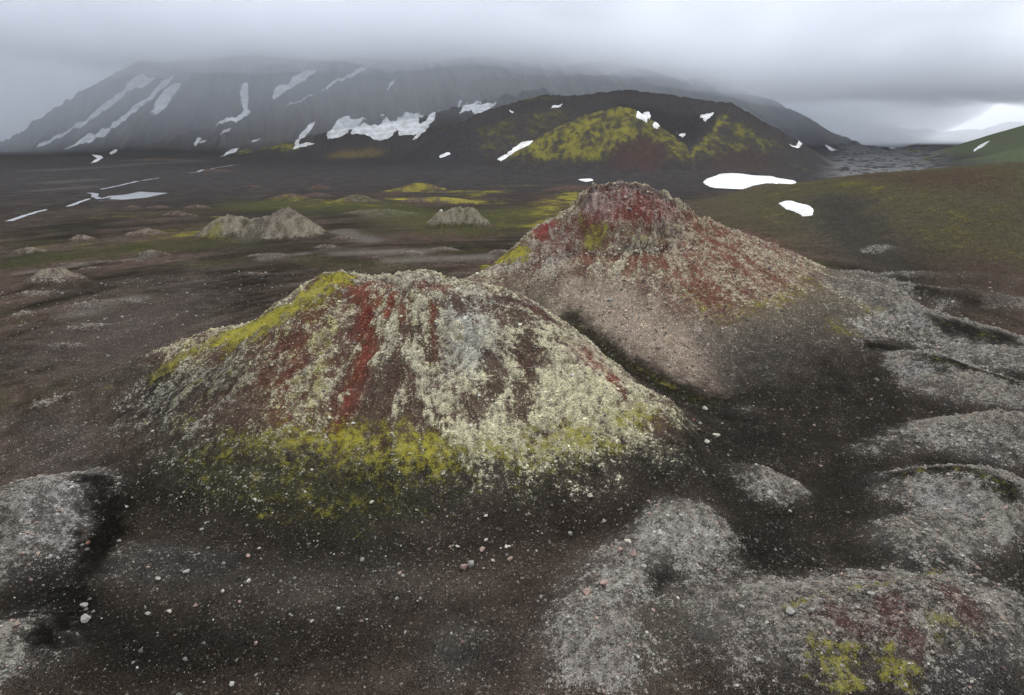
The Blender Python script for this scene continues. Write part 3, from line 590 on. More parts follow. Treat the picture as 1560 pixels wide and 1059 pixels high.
# ------------------------------------------------------------------ the terrain sheet: one sampling, cut into landforms
az = np.r_[np.radians(np.linspace(-180, -52, 90, endpoint=False)), np.radians(np.linspace(-52, 52, NAZ)), np.radians(np.linspace(52, 180, 91)[1:])]
rr = [3.0, 8.0, 14., 20., 26.]; q = 32.0
while q < 16000:
    rr.append(q); q *= 1 + RSTEP * (1.0 if q < 300 else (1.35 if q < 900 else (1.1 if q < 2600 else 5.0)))
rr = np.array(rr)
A, RR = np.meshgrid(az, rr); TX = RR * np.sin(A); TY = RR * np.cos(A)
shp = TX.shape
TZ = np.empty(shp, np.float32); TK = np.empty(shp, np.int32); SO = np.empty(shp + (3,), np.float32); RC = np.empty(shp + (3,), np.float32); CV = np.empty(shp + (3,), np.float32)
for i in range(0, shp[0], 60):
    s_ = slice(i, i + 60); TZ[s_], TK[s_], SO[s_], RC[s_], CV[s_] = full(TX[s_], TY[s_])

# water lies level: sink the ground under it
w7 = lambda *p: [(30 + a / 5.2, 240 + b / 5.2) for a, b in p]
WATERS = [('pond', 'poly', w7((600,345),(640,328),(700,302),(840,292),(950,271),(1060,276),(1180,280),(1000,316),(810,330),(700,325)), 0, 'pale shallow pond shining on the black plain', 'pond'),
 ('stream', 'line', w7((562,280),(600,288),(592,310),(635,326),(700,312)), 1.5, 'kinked stream channel feeding the left end of the pond', 'stream'),
 ('stream', 'line', w7((1100,160),(900,195),(740,230),(650,250)), 1.1, 'thin straight stream above the pond', 'stream'),
 ('stream', 'line', w7((1740,55),(1560,80),(1440,100),(1350,122)), 2.2, 'shallow braided stream right of the pond toward the green moss', 'stream'),
 ('stream', 'line', w7((200,412),(100,440),(0,472),(-80,500)), 1.0, 'stream reach at the left edge of the plain', 'stream'),
 ('stream', 'line', w7((550,325),(450,360),(385,384)), .8, 'gravelly stream reach left of the pond', 'stream')]
wpts = unproject([p for w in WATERS for p in w[2]]); k = 0; BED = []
for nm, shape, P, wd, lab, cat in WATERS:
    L = wpts[k:k + len(P), :2]; k += len(P)
    lo = L.min(0) - 30; hi = L.max(0) + 30
    sel = (TX > lo[0]) & (TX < hi[0]) & (TY > lo[1]) & (TY < hi[1])
    x, y = TX[sel], TY[sel]
    d = (sdf_poly(x, y, L) if shape == 'poly' else wd - dist_line(x, y, L)) + .8 * fbm(x, y, 6, 2, 141)
    lev = np.percentile(TZ[sel][d > -1], 20) if shape == 'poly' else None
    if shape == 'poly': bed = lev - .5 * np.clip(d, 0, 1); lv = np.full(x.shape, lev - .12)
    else:
        lv = smooth_height(x, y) - .15; bed = lv - .3
    t = sstep(-4, .5, d); TZ[sel] = TZ[sel] * (1 - t) + bed * t
    BED.append((nm, sel, d, lv, lab, cat))
# split hummocks, heaps and mounds into single landforms
idx = np.arange(shp[0] * shp[1]).reshape(shp)
FK = TK[:-1, :-1]
fx, fy = TX[:-1, :-1], TY[:-1, :-1]
V = np.stack([TX.ravel(), TY.ravel(), TZ.ravel()], 1)
SOf, RCf, CVf = SO.reshape(-1, 3), RC.reshape(-1, 3), CV.reshape(-1, 3)
def cut(name, sel, label, cat, group=None, kind='structure'):
    if sel.sum() < 3: return None
    a = idx[:-1, :-1][sel]; b = idx[:-1, 1:][sel]; c = idx[1:, 1:][sel]; d = idx[1:, :-1][sel]
    F = np.stack([a, b, c, d], 1); u, inv = np.unique(F, return_inverse=True)
    o = mesh_obj(name, V[u], inv.reshape(F.shape), M_T, {'soil': SOf[u], 'rockc': RCf[u], 'cov': CVf[u]})
    return tag(o, label, cat, group, kind)
for nm, sel, d, lv, lab, cat in BED:
    full_d = np.full(shp, -99.); full_d[sel] = d; zl = np.zeros(shp); zl[sel] = lv
    fk = (full_d[:-1, :-1] > -1.5) & (full_d[1:, 1:] > -1.5) & (full_d[1:, :-1] > -1.5) & (full_d[:-1, 1:] > -1.5)
    F = np.stack([idx[:-1, :-1][fk], idx[:-1, 1:][fk], idx[1:, 1:][fk], idx[1:, :-1][fk]], 1); u, inv = np.unique(F, return_inverse=True)
    o = mesh_obj(nm, np.stack([TX.ravel()[u], TY.ravel()[u], zl.ravel()[u]], 1), inv.reshape(F.shape), M_W)
    tag(o, lab, cat, None, 'structure')
K = lambda k: FK == KI[k]
cut('ground', K('ground'), 'black and brown volcanic ash plain with faint wind streaks and moss', 'ground')
cut('cinder_cone', K('near_cone'), 'large near cinder cone with red scoria, pale lichen rock and yellow moss', 'cinder cone')
cut('cinder_cone', K('far_cone'), 'second cinder cone behind, with craggy dark red summit and brown flank', 'cinder cone')
cut('hill', K('right_hill'), 'long olive mossy hillside at the right edge', 'hill')
cut('crater', K('crater_hill'), 'broad dark crater hill with open rim behind the mossy dome', 'crater')
cut('hill', K('dome_hill'), 'rounded green mossy dome standing in the mouth of the crater', 'hill')
cut('mountain', K('mountain'), 'huge dark mountain with snow streaks vanishing into low cloud', 'mountain')
cut('hill', K('foothill'), 'dark foothill carrying the largest snow field', 'hill')
cut('mountain', K('far_range'), 'pale distant range almost lost in mist beyond the valley', 'mountain')
cut('lava_field', K('lava_field'), 'rough grey lava field in the valley right of the crater', 'lava field')
def split(kind, els, name, labels, cat, group=None):
    base_sel = K(kind); a, b = np.where(base_sel); x, y = fx[a, b], fy[a, b]
    who = np.argmax(np.stack([e(x, y) for e in els]), 0)
    for i, lab in enumerate(labels):
        s2 = np.zeros(FK.shape, bool); s2[a[who == i], b[who == i]] = True
        cut(name, s2, lab, cat, group)
RK = lambda k: [r for r in RIDGES if r.kind == k]
split('green_hill', RK('green_hill'), 'hill', ['far green hill with a diagonal snow streak at the right edge', 'nearer low green slope under the far green hill'], 'hill')
split('knoll', RK('knoll'), 'knoll', ['flat-topped green knoll beyond the lava field', 'small dark pointed cone on the lava field'], 'knoll')
split('rocky_mound', RK('rocky_mound'), 'rock_mound', ['long rocky mound with a pointed right peak and yellow-green moss, on the plain', 'blocky grey rock outcrop alone in the middle of the plain', 'low pale rock mound near the left edge of the plain'], 'rock mound')
split('hummock', MOUNDS, 'hummock', [
 'small dark lava hump in the valley between second cone and right hillside', 'little grey lichen hump right of the second cone, beside bright moss', 'thin grey lichen ridge under the red foot of the right hillside',
 'long grey lichen ridge, farthest of the big right-hand mounds', 'blunt grey left nose of the long pale mound at right, ringed by green moss', 'long pale lichen mound with a yellow streak at right', 'right end of the long pale lichen mound at the picture edge',
 'small grey hump left of the dark speckled mound at right', 'dark speckled lichen mound below the long pale one', 'scatter of grey rubble left of the right-hand mounds', 'grey lichen mound with black spots at the right edge, mid height', 'grey mound running out of the picture at right',
 'round pale lichen knob alone on dark ash, right of centre', 'wide grey mound with reddish crest at the right edge above the front mound', 'grey mound at lower right, running out of the picture', 'grey lichen mound with a mossy right side, behind the red and yellow front mound',
 'big front mound at lower right with red scoria and yellow moss', 'low grey speckled rise left of the red and yellow front mound', 'bright white lichen mound with a dark hollow, front centre right', 'pinkish boulder-strewn shoulder of the white front mound', 'grey speckled mound at the bottom edge, right of centre',
 'low grey rise at the bottom between two front mounds', 'faint grey rise at the bottom edge, centre', 'tall grey lichen mound at the left edge beside a black hollow', 'small grey mound in the bottom left corner', 'grey mound running out of the picture at left',
 'smooth taupe ash swell in front of the near cone at left', 'white rubble hump in the dark valley right of the near cone', 'low grey rubble rise in the middle of the right-hand ash flat', 'low stony rise just right of the near cone foot', 'faint dark swell in the lower left foreground', 'faint dark swell in the lower middle foreground'], 'hummock')
split('rock_heap', HEAPS, 'rock_heap', [
 'dark rocky heap on the far plain at the left end of the yellow moss band', 'smooth brown swell on the plain left of the blocky outcrop', 'long low reddish heap behind the blocky outcrop', 'moss-topped heap on the far plain above the reddish one', 'low rock heap behind the pointed mound', 'mossy topped little heap far back on the plain', 'pale flat heap just in front of the mossy topped one',
 'small pale rock heap right of the pointed mound', 'small rock heap below and right of the pointed mound', 'thin row of dark rocks below the pointed mound', 'small pale rock heap on the plain above the near cone top', 'row of grey rocks below the blocky outcrop', 'small rock heap just left of the yellow-mossed saddle', 'tiny rock heap left of the pale one above the near cone',
 'thin grey stone row behind the near cone shoulder', 'grey heap left of the long rocky mound amid green moss', 'pale stone heap at the right end of the long stone ridge', 'long thin pale stone ridge at left on the plain', 'short pale stone ridge just under the long one', 'small pale heap on the dark plain below the pond', 'low pale heap left of the long rocky mound top', 'tiny dark heap just below the pond',
 'dark rock heap on moss at left, below the stream', 'dark mossy heap at the left edge above the low pale mound', 'short grey ridge at the left edge below the low pale mound', 'long pale slanting stone ridge at left, middle of the plain', 'small pale heap at the left edge of the plain', 'broad flat grey stone patch left of the near cone shoulder', 'pale flat ash patch left of the near cone crest',
 'dark rocks on brown ash left of the near cone', 'cluster of grey rocks at the left foot of the near cone', 'dark rubble just left of the grey rock cluster', 'pale low heap touching the left end of the long rocky mound', 'red and yellow mossed swell behind the second summit', 'red-brown mossy ridge beside the oval snow bank', 'small dark heap far back on the plain',
 'low dark bank right of the pond', 'wide low bank at the mountain foot'], 'rock heap', 'low rock heaps on the ash plain')

# ------------------------------------------------------------------ snow
def tz_at(x, y): return full(np.asarray(x, float), np.asarray(y, float))[0]
def unproject_full(P):
    """as unproject, then corrected on the terrain with its fine relief"""
    W = unproject(P); d = np.hypot(W[:, 0], W[:, 1]); u = W[:, :2] / d[:, None]; sl = (W[:, 2] - CAM_H) / d
    f = np.linspace(.90, 1.10, 81); T = d[:, None] * f
    b = CAM_H + sl[:, None] * T < tz_at(u[:, :1] * T, u[:, 1:] * T)
    k = np.argmax(b, 1); k[~b.any(1)] = 40; k[k == 0] = 40
    t = d * f[k]; return np.stack([u[:, 0] * t, u[:, 1] * t, CAM_H + sl * t], 1)
def zp(x0, y0, s, pts): return [(x0 + a / s, y0 + b / s) for a, b in pts]
r1 = lambda *p: zp(30, 90, 5.2, p); r2 = lambda *p: zp(280, 90, 5.2, p); r3 = lambda *p: zp(530, 90, 5.2, p); r4 = lambda *p: zp(760, 110, 5.2, p); r5 = lambda *p: zp(980, 110, 5.2, p); r6 = lambda *p: zp(1240, 110, 5.2, p); r7 = lambda *p: zp(1040, 20, 3.0, p)
SNOWS = [
 ('long thin snow streak running down the left shoulder of the misty mountain', r1((830,245),(720,320),(560,450),(400,550),(250,640),(150,670),(120,710),(150,700),(250,658),(400,572),(580,477),(720,384),(820,305),(880,252),(930,240),(1020,210),(1090,140),(980,130),(850,190))),
 ('second long snow streak, curving, right of the leftmost streak', r1((1240,120),(1130,165),(1060,250),(980,330),(820,450),(720,535),(600,600),(450,665),(350,713),(440,692),(600,628),(740,550),(830,494),(920,424),(1000,348),(1100,262),(1180,200))),
 ('ragged leaf-shaped snow patch high on the mountain, right of two long streaks', r1((1280,185),(1210,200),(1150,245),(1090,310),(1060,370),(1060,400),(1030,440),(1060,425),(1080,450),(1130,405),(1190,350),(1200,320),(1240,280),(1270,230))),
 ('small hooked snow patch at the foot of the left mountain', r1((565,755),(610,762),(650,768),(665,785),(610,815),(568,828),(590,800),(625,788))),
 ('tiny snow sliver just above the hooked patch at the mountain foot', r1((712,742),(785,715),(770,737),(715,758))),
 ('tiny snow spot at the far left foot of the mountain', r1((-20,585),(30,566),(5,588),(-60,605))),
 ('upright snow patch with a curled tail in the gully of the mountain', r2((480,185),(510,185),(514,290),(507,395),(520,408),(542,415),(500,460),(410,512),(398,492),(330,508),(240,538),(270,508),(400,463),(465,430),(470,400),(453,330),(445,260),(460,205))),
 ('small oval snow patch with a thin tail below the curled gully snow', r2((388,545),(350,585),(285,615),(210,660),(280,608),(283,590),(330,558))),
 ('small crescent snow patch low on the spur', r2((145,625),(100,640),(80,665),(90,695),(150,668),(192,630),(150,648),(125,662))),
 ('tapering snow patch on the plain edge beside bright green moss', r2((438,703),(412,740),(350,755),(255,782),(330,743),(380,713))),
 ('thin snow thread above the bright green moss', r2((625,622),(515,666),(560,642))),
 ('forked snow field high in the gully just below the cloud', r2((690,332),(708,290),(712,240),(760,200),(825,200),(860,140),(950,92),(1060,85),(1020,130),(930,190),(850,240),(790,278),(740,303))),
 ('tiny snow fleck under the forked snow field', r2((722,362),(766,332),(745,357))),
 ('long narrow snow band slanting along the spur up into the cloud', r2((1520,20),(1400,65),(1270,150),(1190,180),(1140,215),(1040,280),(950,315),(850,350),(765,385),(840,364),(940,330),(1040,290),(1120,250),(1190,203),(1290,158),(1400,112),(1480,60))),
 ('L-shaped snow patch at the foot of the spur', r2((1045,492),(1000,510),(930,590),(900,640),(880,665),(880,690),(862,712),(940,702),(1055,674),(1000,666),(915,685),(915,660),(960,610),(1010,560))),
 ('broad wedge of snow left of the largest snow field', r2((1320,440),(1230,480),(1190,530),(1160,590),(1133,620),(1135,642),(1190,627),(1220,630),(1300,597),(1380,542),(1460,488),(1320,480))),
 ('largest ragged snow field across the foothill, with a tail climbing right', r3((20,600),(100,550),(170,527),(260,525),(330,490),(440,450),(560,425),(605,445),(565,475),(565,515),(620,490),(700,440),(740,410),(815,370),(760,412),(690,474),(640,543),(605,582),(500,648),(540,600),(450,605),(400,612),(400,570),(340,628),(270,648),(190,633),(140,602),(80,590))),
 ('small snow slip above the largest snow field', r3((203,485),(290,435),(288,458),(230,480))),
 ('narrow slanting snow sliver left of the notched snow patch', r3((832,403),(870,350),(918,333),(890,366))),
 ('notched snow patch on the saddle left of the mossy crater hill', r3((878,438),(905,385),(940,338),(1062,328),(1010,375),(1100,345),(1192,342),(1130,392),(1070,448),(1010,442),(975,403),(920,417))),
 ('tiny snow spot above the mossy shoulder of the crater hill', r3((1270,416),(1312,416),(1312,442),(1290,437))),
 ('small lone diamond of snow on the dark slope left of the mossy dome', r3((708,767),(800,741),(822,763),(740,783))),
 ('curved snow tongue tucked against the left foot of the mossy dome', r3((1175,800),(1270,743),(1360,672),(1440,632),(1465,662),(1400,708),(1300,758))),
 ('faint snow dash in the cloud-shaded slope', r3((305,258),(328,195),(392,138),(347,208))),
 ('small ragged snow patch on the back rim above the mossy dome', r4((403,287),(440,263),(508,253),(490,278),(440,291))),
 ('tiny snow dash on the back rim of the crater', r4((527,271),(572,255),(547,273))),
 ('triangular snow patch inside the crater right of the mossy dome', r4((1088,355),(1140,333),(1143,315),(1197,303),(1192,325),(1208,355),(1192,380),(1176,415),(1130,385))),
 ('thin snow line along the crater floor', r4((1215,434),(1300,452),(1375,475),(1320,477),(1258,460))),
 ('small snow scrap on the crater floor beside the right rim', r4((1407,486),(1482,488),(1478,508),(1430,508))),
 ('small flat snow patch on the plain behind the red summit', r4((622,851),(740,846),(752,858),(690,870))),
 ('heart-shaped snow patch under the right rim of the crater', r5((443,338),(562,328),(520,372),(490,398),(463,370))),
 ('large white snow bank at the right foot of the crater hill', r5((470,875),(500,845),(590,813),(680,803),(800,810),(900,823),(1030,828),(1100,846),(1200,863),(1310,890),(1200,914),(900,912),(560,917))),
 ('wedge of snow beyond the right flank of the crater hill', r5((1150,568),(1210,588),(1260,590),(1348,629),(1230,618))),
 ('small snow strip at the edge of the grey lava field', r5((1432,573),(1533,620),(1490,626))),
 ('oval dirty snow bank with one rounded end by the right hillside', r7((435,872),(460,862),(510,862),(570,878),(600,903),(597,924),(560,929),(470,897))),
 ('faint upper snow streak right of the crater rim under the cloud', r5((452,183),(470,190),(548,257),(518,257))),
 ('fainter short snow streak above the crater rim', r5((350,198),(362,200),(405,240),(380,236))),
 ('bright snow strip in the misty valley mouth', r6((580,594),(690,606),(640,615))),
 ('diagonal snow streak on the far green hill at right', r6((1415,532),(1340,563),(1268,613),(1252,642),(1330,602))),
]
spts = unproject_full([p for _, P in SNOWS for p in P]); k = 0
for lab, P in SNOWS:
    W = spts[k:k + len(P)]; k += len(P)
    dd = np.hypot(W[:, 0], W[:, 1]); md = np.median(dd); f = np.clip(dd, md * .8, md * 1.25) / dd
    L = W[:, :2] * f[:, None]
    lo = L.min(0) - 25; hi = L.max(0) + 25
    sel = (fx > lo[0]) & (fx < hi[0]) & (fy > lo[1]) & (fy < hi[1]) & (fy > 0)
    if not sel.any(): continue
    ii, jj = np.where(sel); i0, i1, j0, j1 = ii.min(), ii.max() + 2, jj.min(), jj.max() + 2
    x, y, z = TX[i0:i1, j0:j1], TY[i0:i1, j0:j1], TZ[i0:i1, j0:j1]
    sc_ = md / 1000.0
    d = sdf_poly(x, y, L) + (1.2 * fbm(x, y, 9 * sc_ + 2, 3, 131) + .9 * fbm(x, y, 3.4 * sc_ + 1, 3, 133)) * sc_ * 1.2 - .25 * sc_
    T = .9 * sc_ + .25
    zz = z + np.where(d > 0, T * (1 - np.exp(-np.maximum(d, 0) / (2.2 * sc_ + .4))), d * .5)
    keep = d > -2.5 * sc_ - 1
    id2 = np.arange(x.size).reshape(x.shape)
    fk = keep[:-1, :-1] & keep[1:, :-1] & keep[:-1, 1:] & keep[1:, 1:] & ((d[:-1, :-1] > 0) | (d[1:, :-1] > 0) | (d[:-1, 1:] > 0) | (d[1:, 1:] > 0) | (d[:-1, :-1] > -2 * sc_))
    if not fk.any(): continue
    F = np.stack([id2[:-1, :-1][fk], id2[:-1, 1:][fk], id2[1:, 1:][fk], id2[1:, :-1][fk]], 1); u, inv = np.unique(F, return_inverse=True)
    o = mesh_obj('snow_patch', np.stack([x.ravel()[u], y.ravel()[u], zz.ravel()[u]], 1), inv.reshape(F.shape), M_S)
    tag(o, lab, 'snow patch', 'old snow patches')

# ------------------------------------------------------------------ stones
def ico(sub):
    t = (1 + 5 ** .5) / 2
    v = [(-1,t,0),(1,t,0),(-1,-t,0),(1,-t,0),(0,-1,t),(0,1,t),(0,-1,-t),(0,1,-t),(t,0,-1),(t,0,1),(-t,0,-1),(-t,0,1)]
    f = [(0,11,5),(0,5,1),(0,1,7),(0,7,10),(0,10,11),(1,5,9),(5,11,4),(11,10,2),(10,7,6),(7,1,8),(3,9,4),(3,4,2),(3,2,6),(3,6,8),(3,8,9),(4,9,5),(2,4,11),(6,2,10),(8,6,7),(9,8,1)]
    v = [np.array(p) / np.linalg.norm(p) for p in v]
    for _ in range(sub):
        mid = {}; nf = []
        def m(a, b):
            k = (min(a, b), max(a, b))
            if k not in mid:
                p = v[a] + v[b]; v.append(p / np.linalg.norm(p)); mid[k] = len(v) - 1
            return mid[k]
        for a, b, c in f:
            ab, bc, ca_ = m(a, b), m(b, c), m(c, a); nf += [(a, ab, ca_), (b, bc, ab), (c, ca_, bc), (ab, bc, ca_)]
        f = nf
    return np.array(v), np.array(f)
def rand_rot(n):
    q = rng.normal(size=(n, 4)); q /= np.linalg.norm(q, axis=1)[:, None]; w, x, y, z = q.T
    return np.stack([1-2*(y*y+z*z), 2*(x*y-z*w), 2*(x*z+y*w), 2*(x*y+z*w), 1-2*(x*x+z*z), 2*(y*z-x*w), 2*(x*z-y*w), 2*(y*z+x*w), 1-2*(x*x+y*y)], 1).reshape(n, 3, 3)
def tints(n, rc, soil, red=.2):
    """stone colours: lichen grey near the local rock colour, some pinkish, brown or dark"""
    c = rc * rng.uniform(.45, 1.05, (n, 1)); pick = rng.random(n)
    pk = np.array([.24, .175, .145]) * rng.uniform(.6, 1.15, (n, 1)); dk = np.array([.10, .092, .088]) * rng.uniform(.6, 1.5, (n, 1)); sl = np.clip(soil * 2.2, 0, .25)
    c = np.where((pick < red)[:, None], pk, c); c = np.where((pick > .80)[:, None], dk, c); return np.where(((pick > red) & (pick < red + .12))[:, None], sl, c)
# loose stones and gravel nobody could count: one object
N = NSTONE
a_ = rng.uniform(R(-50), R(50), N); r_ = np.exp(rng.uniform(math.log(44), math.log(270), N))
sx_, sy_ = r_ * np.sin(a_), r_ * np.cos(a_)
sz_, sk_, ssoil, src_, scov = full(sx_, sy_)
want = np.clip(scov[:, 0] * 1.2 * (1 - .55 * scov[:, 1]), .008, 1) ** 1.3
apron = np.isin(sk_, [KI['near_cone'], KI['far_cone']]) & (scov[:, 0] < .35); want = np.where(apron, np.maximum(want, .11), want); near_ap = (sk_ == 0) & (r_ < 95); want = np.where(near_ap, np.maximum(want, .035), want)
want = np.where(sk_ == KI['near_cone'], want * .7, want); ok = rng.random(N) < want
sx_, sy_, sz_, sk_, ssoil, src_, scov, r_ = [q[ok] for q in (sx_, sy_, sz_, sk_, ssoil, src_, scov, r_)]; n = len(sx_)
size = np.where(sk_ == KI['near_cone'], .85, 1.0) * np.minimum(r_ * .00068 * (rng.random(n) ** (-1 / 2.35)), .26 + .0016 * r_) * .75
iv, if_ = ico(0)
Q = np.einsum('nij,nvj->nvi', rand_rot(n), iv[None] * rng.uniform(.62, 1.25, (n, 12, 1)) * rng.uniform(.6, 1.2, (n, 1, 3)))
Q[..., 2] *= .75
Q = Q * size[:, None, None] + np.stack([sx_, sy_, sz_ + size * .22], 1)[:, None, :]
tc = tints(n, src_, ssoil); dim = np.where((scov[:, 0] < .3) & (rng.random(n) < .86), .34, .8); tc = tc * dim[:, None]
o = mesh_obj('loose_stones', Q.reshape(-1, 3), (if_[None] + 12 * np.arange(n)[:, None, None]).reshape(-1, 3), M_R, {'tint': np.repeat(tc, 12, 0).astype(np.float32)}, smooth=False)
tag(o, 'gravel and loose lichened stones strewn over the cones and mounds', 'stones', None, 'stuff')
print('stones', n)
# single boulders one could count
bv, bf = ico(3)
SHAPES = []
for k in range(12):
    s = rng.uniform(0, 50, 3); sc3 = rng.uniform(.72, 1.2, 3); v = bv * sc3
    for _ in range(11):
        nrm = rng.normal(size=3); nrm /= np.linalg.norm(nrm); cut_ = rng.uniform(.42, .78); h = v @ nrm; v = v - np.maximum(h - cut_, 0)[:, None] * nrm * .92
    d = .16 * fbm(v[:, 0] * 1 + s[0] + v[:, 2] * .7, v[:, 1] + s[1] - v[:, 2] * .6, .8, 4, 151 + k)
    SHAPES.append(v * (1 + d)[:, None])
def boulder(x, y, z, dia, tint, label, group):
    v = SHAPES[rng.integers(12)] * (dia / 2) * np.array([1, 1, .82]); a = rng.uniform(0, 6.3); ca_, sa_ = math.cos(a), math.sin(a)
    v = v @ np.array([[ca_, sa_, 0], [-sa_, ca_, 0], [0, 0, 1]])
    o = mesh_obj('boulder', v, bf, M_R, {'tint': np.tile(np.asarray(tint, np.float32), (len(v), 1)) * rng.uniform(.9, 1.1)}, smooth=False)
    o.location = (x, y, z + dia * .16); tag(o, label, 'boulder', group)
PK, WH, GY, RD, DKR = (.17, .12, .10), (.24, .228, .19), (.155, .148, .135), (.11, .045, .035), (.09, .08, .075)
BOULD = [(706,866,15,PK,'pink block leaning on a grey one, in front of the near cone'), (717,861,15,GY,'grey block leaning on a pink one, in front of the near cone'), (778,852,10,PK,'squarish pink boulder right of the leaning pair'), (734,839,11,PK,'pink boulder with yellow moss just above the leaning pair'),
 (751,855,7,WH,'small pale stone between leaning pair and squarish boulder'), (771,834,7,WH,'small two-toned stone above the squarish pink boulder'), (740,787,8,WH,'upright pale stone alone on the mossy apron'), (697,834,7,WH,'round pale stone left of the mossed pink boulder'), (686,834,6,PK,'pinkish stone left of the round pale stone'),
 (899,757,11,WH,'long pale stone at right on the apron'), (869,814,9,GY,'grey stone at right of the dark apron'), (868,735,7,WH,'white stone below the yellow moss band at right'), (654,838,7,PK,'pale pink stone at left of the boulder group'), (740,824,7,WH,'round cream stone above the boulder group'), (610,875,8,PK,'round pinkish stone left of the leaning pair'),
 (566,766,8,WH,'pale knobbly stone under the bright moss'), (920,795,8,GY,'rounded grey stone at the right end of the apron'), (552,853,9,GY,'grey mossy stone on the lower apron'), (380,887,8,WH,'pale stone on the grey swell at lower left'), (298,923,7,PK,'pink stone on dark ash at lower left'), (132,945,16,GY,'large lichened grey boulder in the bottom left'), (127,924,11,GY,'flat grey boulder above the large one at bottom left'),
 (378,847,7,PK,'small pink stone on the left apron'), (283,872,10,GY,'grey boulder at the edge of the taupe swell'), (240,883,8,GY,'grey stone on the taupe swell'), (135,828,7,RD,'small red stone on the left mound beside the black hollow'), (258,932,7,WH,'pale stone on dark ash right of the bottom left boulder'), (475,948,7,GY,'grey stone alone on the lower left ash'), (390,981,7,PK,'pink stone near the bottom edge at left'),
 (395,836,6,WH,'small white stone on the left apron'), (225,865,6,PK,'small pink stone on the taupe swell'), (1090,665,12,WH,'white block in the dark hollow right of the near cone'), (1077,672,10,WH,'white and red block just left of the white block'), (1066,647,8,GY,'grey block at the right tip of the near cone'), (1057,640,7,RD,'red block at the right tip of the near cone'),
 (1073,623,10,WH,'mossy pale block at the mouth of the dark valley'), (928,459,8,GY,'grey boulder standing on the brown flank of the second cone'), (1002,532,9,PK,'pale boulder low on the brown flank of the second cone'), (997,492,7,PK,'pinkish boulder on the middle of the brown flank'), (910,412,6,GY,'pale stone under the dark cliff band of the second cone'),
 (955,826,14,WH,'pale boulder at the top left of the white front mound'), (945,838,12,PK,'pink boulder beside the pale one on the white front mound'), (893,905,17,PK,'pink slab on the left edge of the white front mound'), (918,890,15,PK,'pink boulder above the slab on the white front mound'), (980,862,14,GY,'grey boulder beside the dark hollow of the white front mound'), (965,845,13,PK,'pink lichened boulder inside the white front mound'), (1203,932,14,GY,'grey boulder at the left end of the red front mound'), (1236,932,11,GY,'grey boulder right of the one at the red front mound end'), (1325,907,10,GY,'grey boulder on the crest of the red front mound')]
bp_ = unproject([b[:2] for b in BOULD]); bz = tz_at(bp_[:, 0], bp_[:, 1])
for (px, py, dp, tint, lab), p, z in zip(BOULD, bp_, bz):
    boulder(p[0], p[1], z, dp / 1000 * math.hypot(p[0], p[1], p[2] - CAM_H) * 1.0, tint, lab, 'single boulders')
GROUPS = [('stone among many on the dark apron in front of the near cone', 'stones on the dark apron', [(250,720),(420,790),(620,830),(850,790),(1000,720),(960,790),(760,850),(520,860),(320,810),(230,770)], 60, .14, .34),
 ('knobbly lichened block on the face of the near cone', 'blocks on the near cone face', [(420,560),(520,450),(700,450),(800,490),(900,570),(940,620),(760,650),(560,650),(420,640)], 60, .35, .8),
 ('dark block crowning the craggy summit of the second cone', 'blocks on the second summit', [(870,350),(905,292),(945,284),(990,298),(1030,328),(960,340)], 34, .6, 1.4),
 ('pale stone on the brown flank of the second cone', 'stones on the brown flank', [(860,430),(1000,460),(1100,530),(1080,590),(950,520)], 40, .35, .6),
 ('dark ledge block along the cliff band under the second summit', 'blocks along the cliff band', [(860,390),(862,380),(930,382),(1000,374),(1062,372),(1064,382),(1000,386),(930,392)], 30, .7, 1.6),
 ('grey block on the blocky outcrop in the plain', 'blocks on the grey outcrop', [(655,340),(672,322),(720,318),(742,340)], 18, 1.5, 3.4)]
for lab, grp, P, cnt, s0, s1 in GROUPS:
    L = unproject(P)[:, :2]; lo, hi = L.min(0), L.max(0); got = 0
    c = rng.uniform(lo, hi, (4000, 2)); c = c[sdf_poly(c[:, 0], c[:, 1], L) > 0][:cnt]
    z, kk, so_, rc_, cv_ = full(c[:, 0], c[:, 1]); tn = tints(len(c), np.clip(rc_, 0, .4), so_, .3)
    for (x, y), zz, t in zip(c, z, tn): boulder(x, y, zz, s0 + (s1 - s0) * rng.random() ** 2, t, lab, grp)

# ------------------------------------------------------------------ air, cloud, light, camera
sc = bpy.context.scene
def vol_mat(name, dens, col=(1, 1, 1), aniso=.2):
    m = bpy.data.materials.new(name); m.use_nodes = True; nt = m.node_tree; nt.nodes.clear()
    out = nt.nodes.new('ShaderNodeOutputMaterial'); v = nt.nodes.new('ShaderNodeVolumePrincipled')
    v.inputs['Density'].default_value = dens; v.inputs['Color'].default_value = (*col, 1); v.inputs['Anisotropy'].default_value = aniso
    nt.links.new(v.outputs[0], out.inputs['Volume']); return m
def box(name, x0, x1, y0, y1, z0, z1, m):
    V = [(x, y, z) for z in (z0, z1) for y in (y0, y1) for x in (x0, x1)]
    return mesh_obj(name, V, [(0,2,3,1),(4,5,7,6),(0,1,5,4),(2,6,7,3),(0,4,6,2),(1,3,7,5)], m, smooth=False)
tag(box('haze', -18000, 18000, -18000, 18000, -60, 1500, vol_mat('damp_air', HAZE_D, (.93, .96, 1.0), .3)), 'thin grey-blue damp air over the whole plain', 'haze', None, 'stuff')
